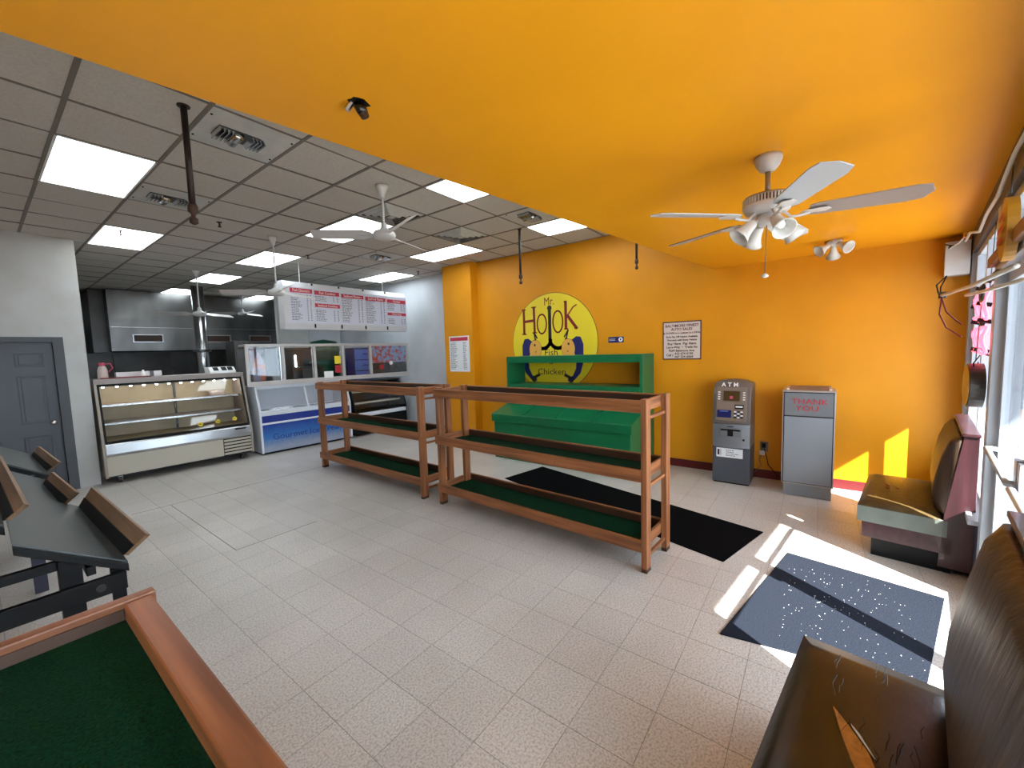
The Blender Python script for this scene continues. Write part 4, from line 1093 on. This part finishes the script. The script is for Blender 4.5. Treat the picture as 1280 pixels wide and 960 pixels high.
t_ = cthing('glass_fridge', 'upright fridge with a bright light tube, seen through the second glass screen pane', 'fridge', 3.05, 1.9)
box('body', 'dark_steel', t_, 0, .8, .03, .7, 0, 1.95, .004); box('glass_door', 'black_gloss', t_, .04, .76, 0, .03, .2, 1.9)
MB().tube([(.38, -.02, .9), (.38, -.02, 1.78)], .018, 8).build('light_tube', 'lamp_cool', t_)
t_ = cthing('oven', 'dark oven seen through the third pane of the glass screen', 'oven', 3.15, .95)
box('body', 'black', t_, .0, .45, 0, .45, 1.235, 1.52, .006); box('door', 'dark_steel', t_, .02, .34, -.015, 0, 1.26, 1.50, .004)
box('oven_stand', 'steel', t_, -.1, .6, -.02, .5, 0, 1.235)
# ------------------------------------------------------------------ menu board
t_ = thing('menu_board', 'long white overhead menu board of five panels with red headings', 'menu board', (3.33, 7.40, 2.23))
L = 2.62; H_ = .84; pw = L/5
MB().prism([(.03, 0), (.0, .10), (0, H_-.10), (.05, H_), (.22, H_), (.22, 0)], 0, L, 'x').build('housing', 'menu_white', t_, .004)
heads = ['Fish Dinners', 'Fish Combos', 'Seafood Platters', 'Seafood Platter', 'Chicken']
for k in range(5):
    a = k*pw
    p = box('menu_panel', 'menu_face', t_, a+.10 if k == 0 else a+.012, a+pw-.012, -.006, 0, .115, H_-.10)
    zt_ = H_-.15-(.01*k)
    hd = box('heading', 'text_red', p, a+.11 if k == 0 else a+.02, a+pw-.02, -.010, -.005, zt_-.045, zt_+.03)
    text('lettering', heads[k], .066, 'white', p, (a+pw/2+(.04 if k == 0 else 0), -.011, zt_-.008), (1, 0, 0), UP, .001, sx=.9)
    def rows(z0, z1, n, s):
        dashes(p, 'text_grey', -.006, a+.12 if k == 0 else a+.03, a+pw-.03, z0, z1, n, s, ((0, .5), (.74, .82), (.9, .98)), n=(0, -1, 0))
    if k == 1:
        rows(.52, .62, 4, 11); box('heading', 'text_red', p, a+.02, a+pw-.02, -.010, -.005, .41, .48)
        text('lettering', 'Seafood Combos', .062, 'white', p, (a+pw/2, -.011, .443), (1, 0, 0), UP, .001, sx=.9)
        rows(.15, .37, 8, 12)
    elif k == 4:
        rows(.44, .60, 5, 13); box('heading', 'text_red', p, a+.02, a+pw-.02, -.010, -.005, .34, .40)
        text('lettering', 'Party wings', .058, 'white', p, (a+pw/2, -.011, .368), (1, 0, 0), UP, .001, sx=.9)
        rows(.15, .28, 4, 14)
    else: rows(.15, .62, 16, 20+k)
    if k:
        box('clip', 'black', t_, a-.012, a+.012, -.014, 0, .03, .10); box('clip', 'black', t_, a-.012, a+.012, .02, .035, H_-.045, H_-.01)
for x in (.35, 2.1):
    MB().tube([(x, .11, H_), (x, .11, CEIL-2.23)], .006, 6).build('hanger', 'white_metal', t_)

# ------------------------------------------------------------------ kitchen
t_ = thing('exhaust_hood', 'long stainless steel kitchen hood across the back of the room', 'hood', (1.95, 12.9, 2.0))
MB().prism([(0, 0), (0, 1.41), (1.2, 1.41), (1.2, 0)], 0, 3.75, 'x').build('front', 'steel', t_, .004)
box('lip', 'black', t_, -.01, 3.76, -.01, .03, -.03, .0)
box('seam', 'steel_bright', t_, 0, 3.75, -.006, 0, .55, .56)
box('side_cladding', 'dark_steel', t_, -.25, 0, .3, 1.2, -.02, 1.41)
for x0 in (.42, 1.86, 2.88):
    f = MB().box(x0-.04, x0+.52, -.012, 0, .20, .22).box(x0-.04, x0+.52, -.012, 0, .37, .39).box(x0-.04, x0-.02, -.012, 0, .22, .37).box(x0+.50, x0+.52, -.012, 0, .22, .37)
    p = f.build('slot_frame', 'steel_bright', t_); box('slot', 'foot_dark', p, x0-.02, x0+.50, -.004, .002, .22, .37)
    for q in range(10): box('slot_bar', 'dark_brown_metal', p, x0+q*.05, x0+q*.05+.012, -.008, -.004, .22, .37)
t_ = thing('splash_panel', 'brushed steel wall lining under the kitchen hood', 'panel', (1.0, 14.15, 0))
for k in range(4): box('sheet', 'dark_steel', t_, .0+k*1.15, 1.14+k*1.15, -.012, .03, .9, 2.6)
box('sheet', 'steel', t_, .0, .9, -.012, .03, 2.6, 3.43)
t_ = thing('cooking_range', 'dark steel cooking line standing under the kitchen hood', 'range', (2.1, 12.95, 0))
for k in range(3):
    p = box('unit', 'dark_steel', t_, k*1.15, k*1.15+1.12, 0, .8, .0, .95, .006); box('oven_door', 'black_gloss', p, k*1.15+.1, k*1.15+1.0, -.02, 0, .2, .7, .004)
box('riser', 'steel', t_, 0, 3.42, .7, .8, .95, 1.35, .004)
t_ = thing('steel_column', 'round stainless steel column standing in front of the kitchen hood', 'column', (3.28, 11.55, 0))
MB().lathe([(.12, 0), (.12, CEIL)], (0, 0, 0), 24).build('shaft', 'steel_bright', t_, smooth=True)
MB().lathe([(.17, 1.93), (.17, 1.98)], (0, 0, 0), 24).build('collar', 'steel', t_)
struct(MB().box(5.75, 6.2, 12.4, 14.2, -.05, 3.5).build('wall_kitchen', 'cream_wall'))
struct(MB().box(5.35, 6.2, 10.6, 10.75, 0, 3.44).build('wall_partition', 'white_wall'))
struct(MB().box(4.6, 5.35, 10.64, 10.75, 0, 3.44).build('wall_partition_beige', 'cream_wall'))

# ------------------------------------------------------------------ slanted produce stand at the left edge
t_ = thing('slanted_stand', 'black steel produce stand with slanted grey lined trays and wooden boards, left edge', 'stand', (0, 0, 0))
def side_board(A, B, Bd, th=.018, h=.12):
    """A far top, B near top, Bd near bottom; inner face looks towards the tray"""
    A, B, Bd = Vector(A), Vector(B), Vector(Bd)
    Ad = A+Vector((Bd.x-B.x, 0, Bd.z-B.z))
    n = (B-A).cross(Ad-A).normalized()
    if n.x < 0: n = -n
    o_ = MB().poly([A, B, Bd, Ad], th, n).build('side_board', 'pale_wood_y', t_, .002)
    k = .52; e_ = -n*.004
    MB().poly([A.lerp(Ad, k)+e_, B.lerp(Bd, k)+e_, Bd+e_, Ad+e_], .004, n).build('board_liner', 'black', o_)
    return o_
SL = -.66          # the trays rise away from the aisle
def tray(x0, x1, y0, y1, z1):
    z0 = z1+(x1-x0)*-SL
    tr_ = MB().prism([(x0, z0), (x1, z1), (x1, z1-.012), (x0, z0-.012)], y0, y1, 'y').build('tray_liner', 'liner', t_, .003)
    MB().prism([(x0, z0-.01), (x1, z1-.01), (x1, z1-.045), (x0, z0-.045)], y0-.012, y0+.01, 'y').build('tray_lip', 'black', tr_, .003)
    MB().prism([(x0, z0-.01), (x1, z1-.01), (x1, z1-.045), (x0, z0-.045)], y1-.01, y1+.012, 'y').build('tray_lip', 'black', tr_, .003)
side_board((.39, 3.66, .95), (.412, 2.42, .95), (.350, 2.55, .84))
side_board((.285, 4.46, .95), (.318, 3.60, .95), (.265, 3.74, .86))
side_board((.31, 5.88, .97), (.345, 4.75, .97), (.295, 4.98, .87))
side_board((.055, 4.3, 1.15), (.083, 2.65, 1.15), (.030, 2.78, 1.07))
side_board((.02, 6.0, 1.15), (.045, 4.45, 1.15), (.0, 4.6, 1.07))
tray(.035, .355, 2.50, 3.68, .825)
tray(.0, .27, 3.76, 4.70, .855)
tray(.0, .30, 4.80, 5.95, .87)
tray(-.45, .025, 2.72, 4.34, 1.065)
tray(-.45, .0, 4.50, 6.0, 1.065)
for y in (2.56, 4.72, 5.85):
    box('leg', 'black' if y < 3 else 'navy_metal', t_, .145, .215, y-.03, y+.03, 0.0, .90, .003)
    box('leg', 'black' if y < 3 else 'navy_metal', t_, -.42, -.35, y-.03, y+.03, 0.0, 1.30, .003)
    box('brace', 'black', t_, -.35, .145, y-.015, y+.015, .86, .90, .003)
box('short_post', 'black', t_, .30, .345, 2.53, 2.57, .50, .80, .003)
box('cross_bar', 'black', t_, -.6, .345, 2.49, 2.52, .705, .785, .003)
box('cross_bar', 'black', t_, -.6, .24, 4.66, 4.69, .62, .68, .003)
box('side_bar', 'black', t_, .225, .255, 2.53, 5.8, .80, .84, .003)
for x in (.26, -.1): MB().lathe([(.016, 0), (.016, .006)], (x, 2.49, .745), 12, (0, -1, 0)).build('bolt', 'dark_steel', t_)
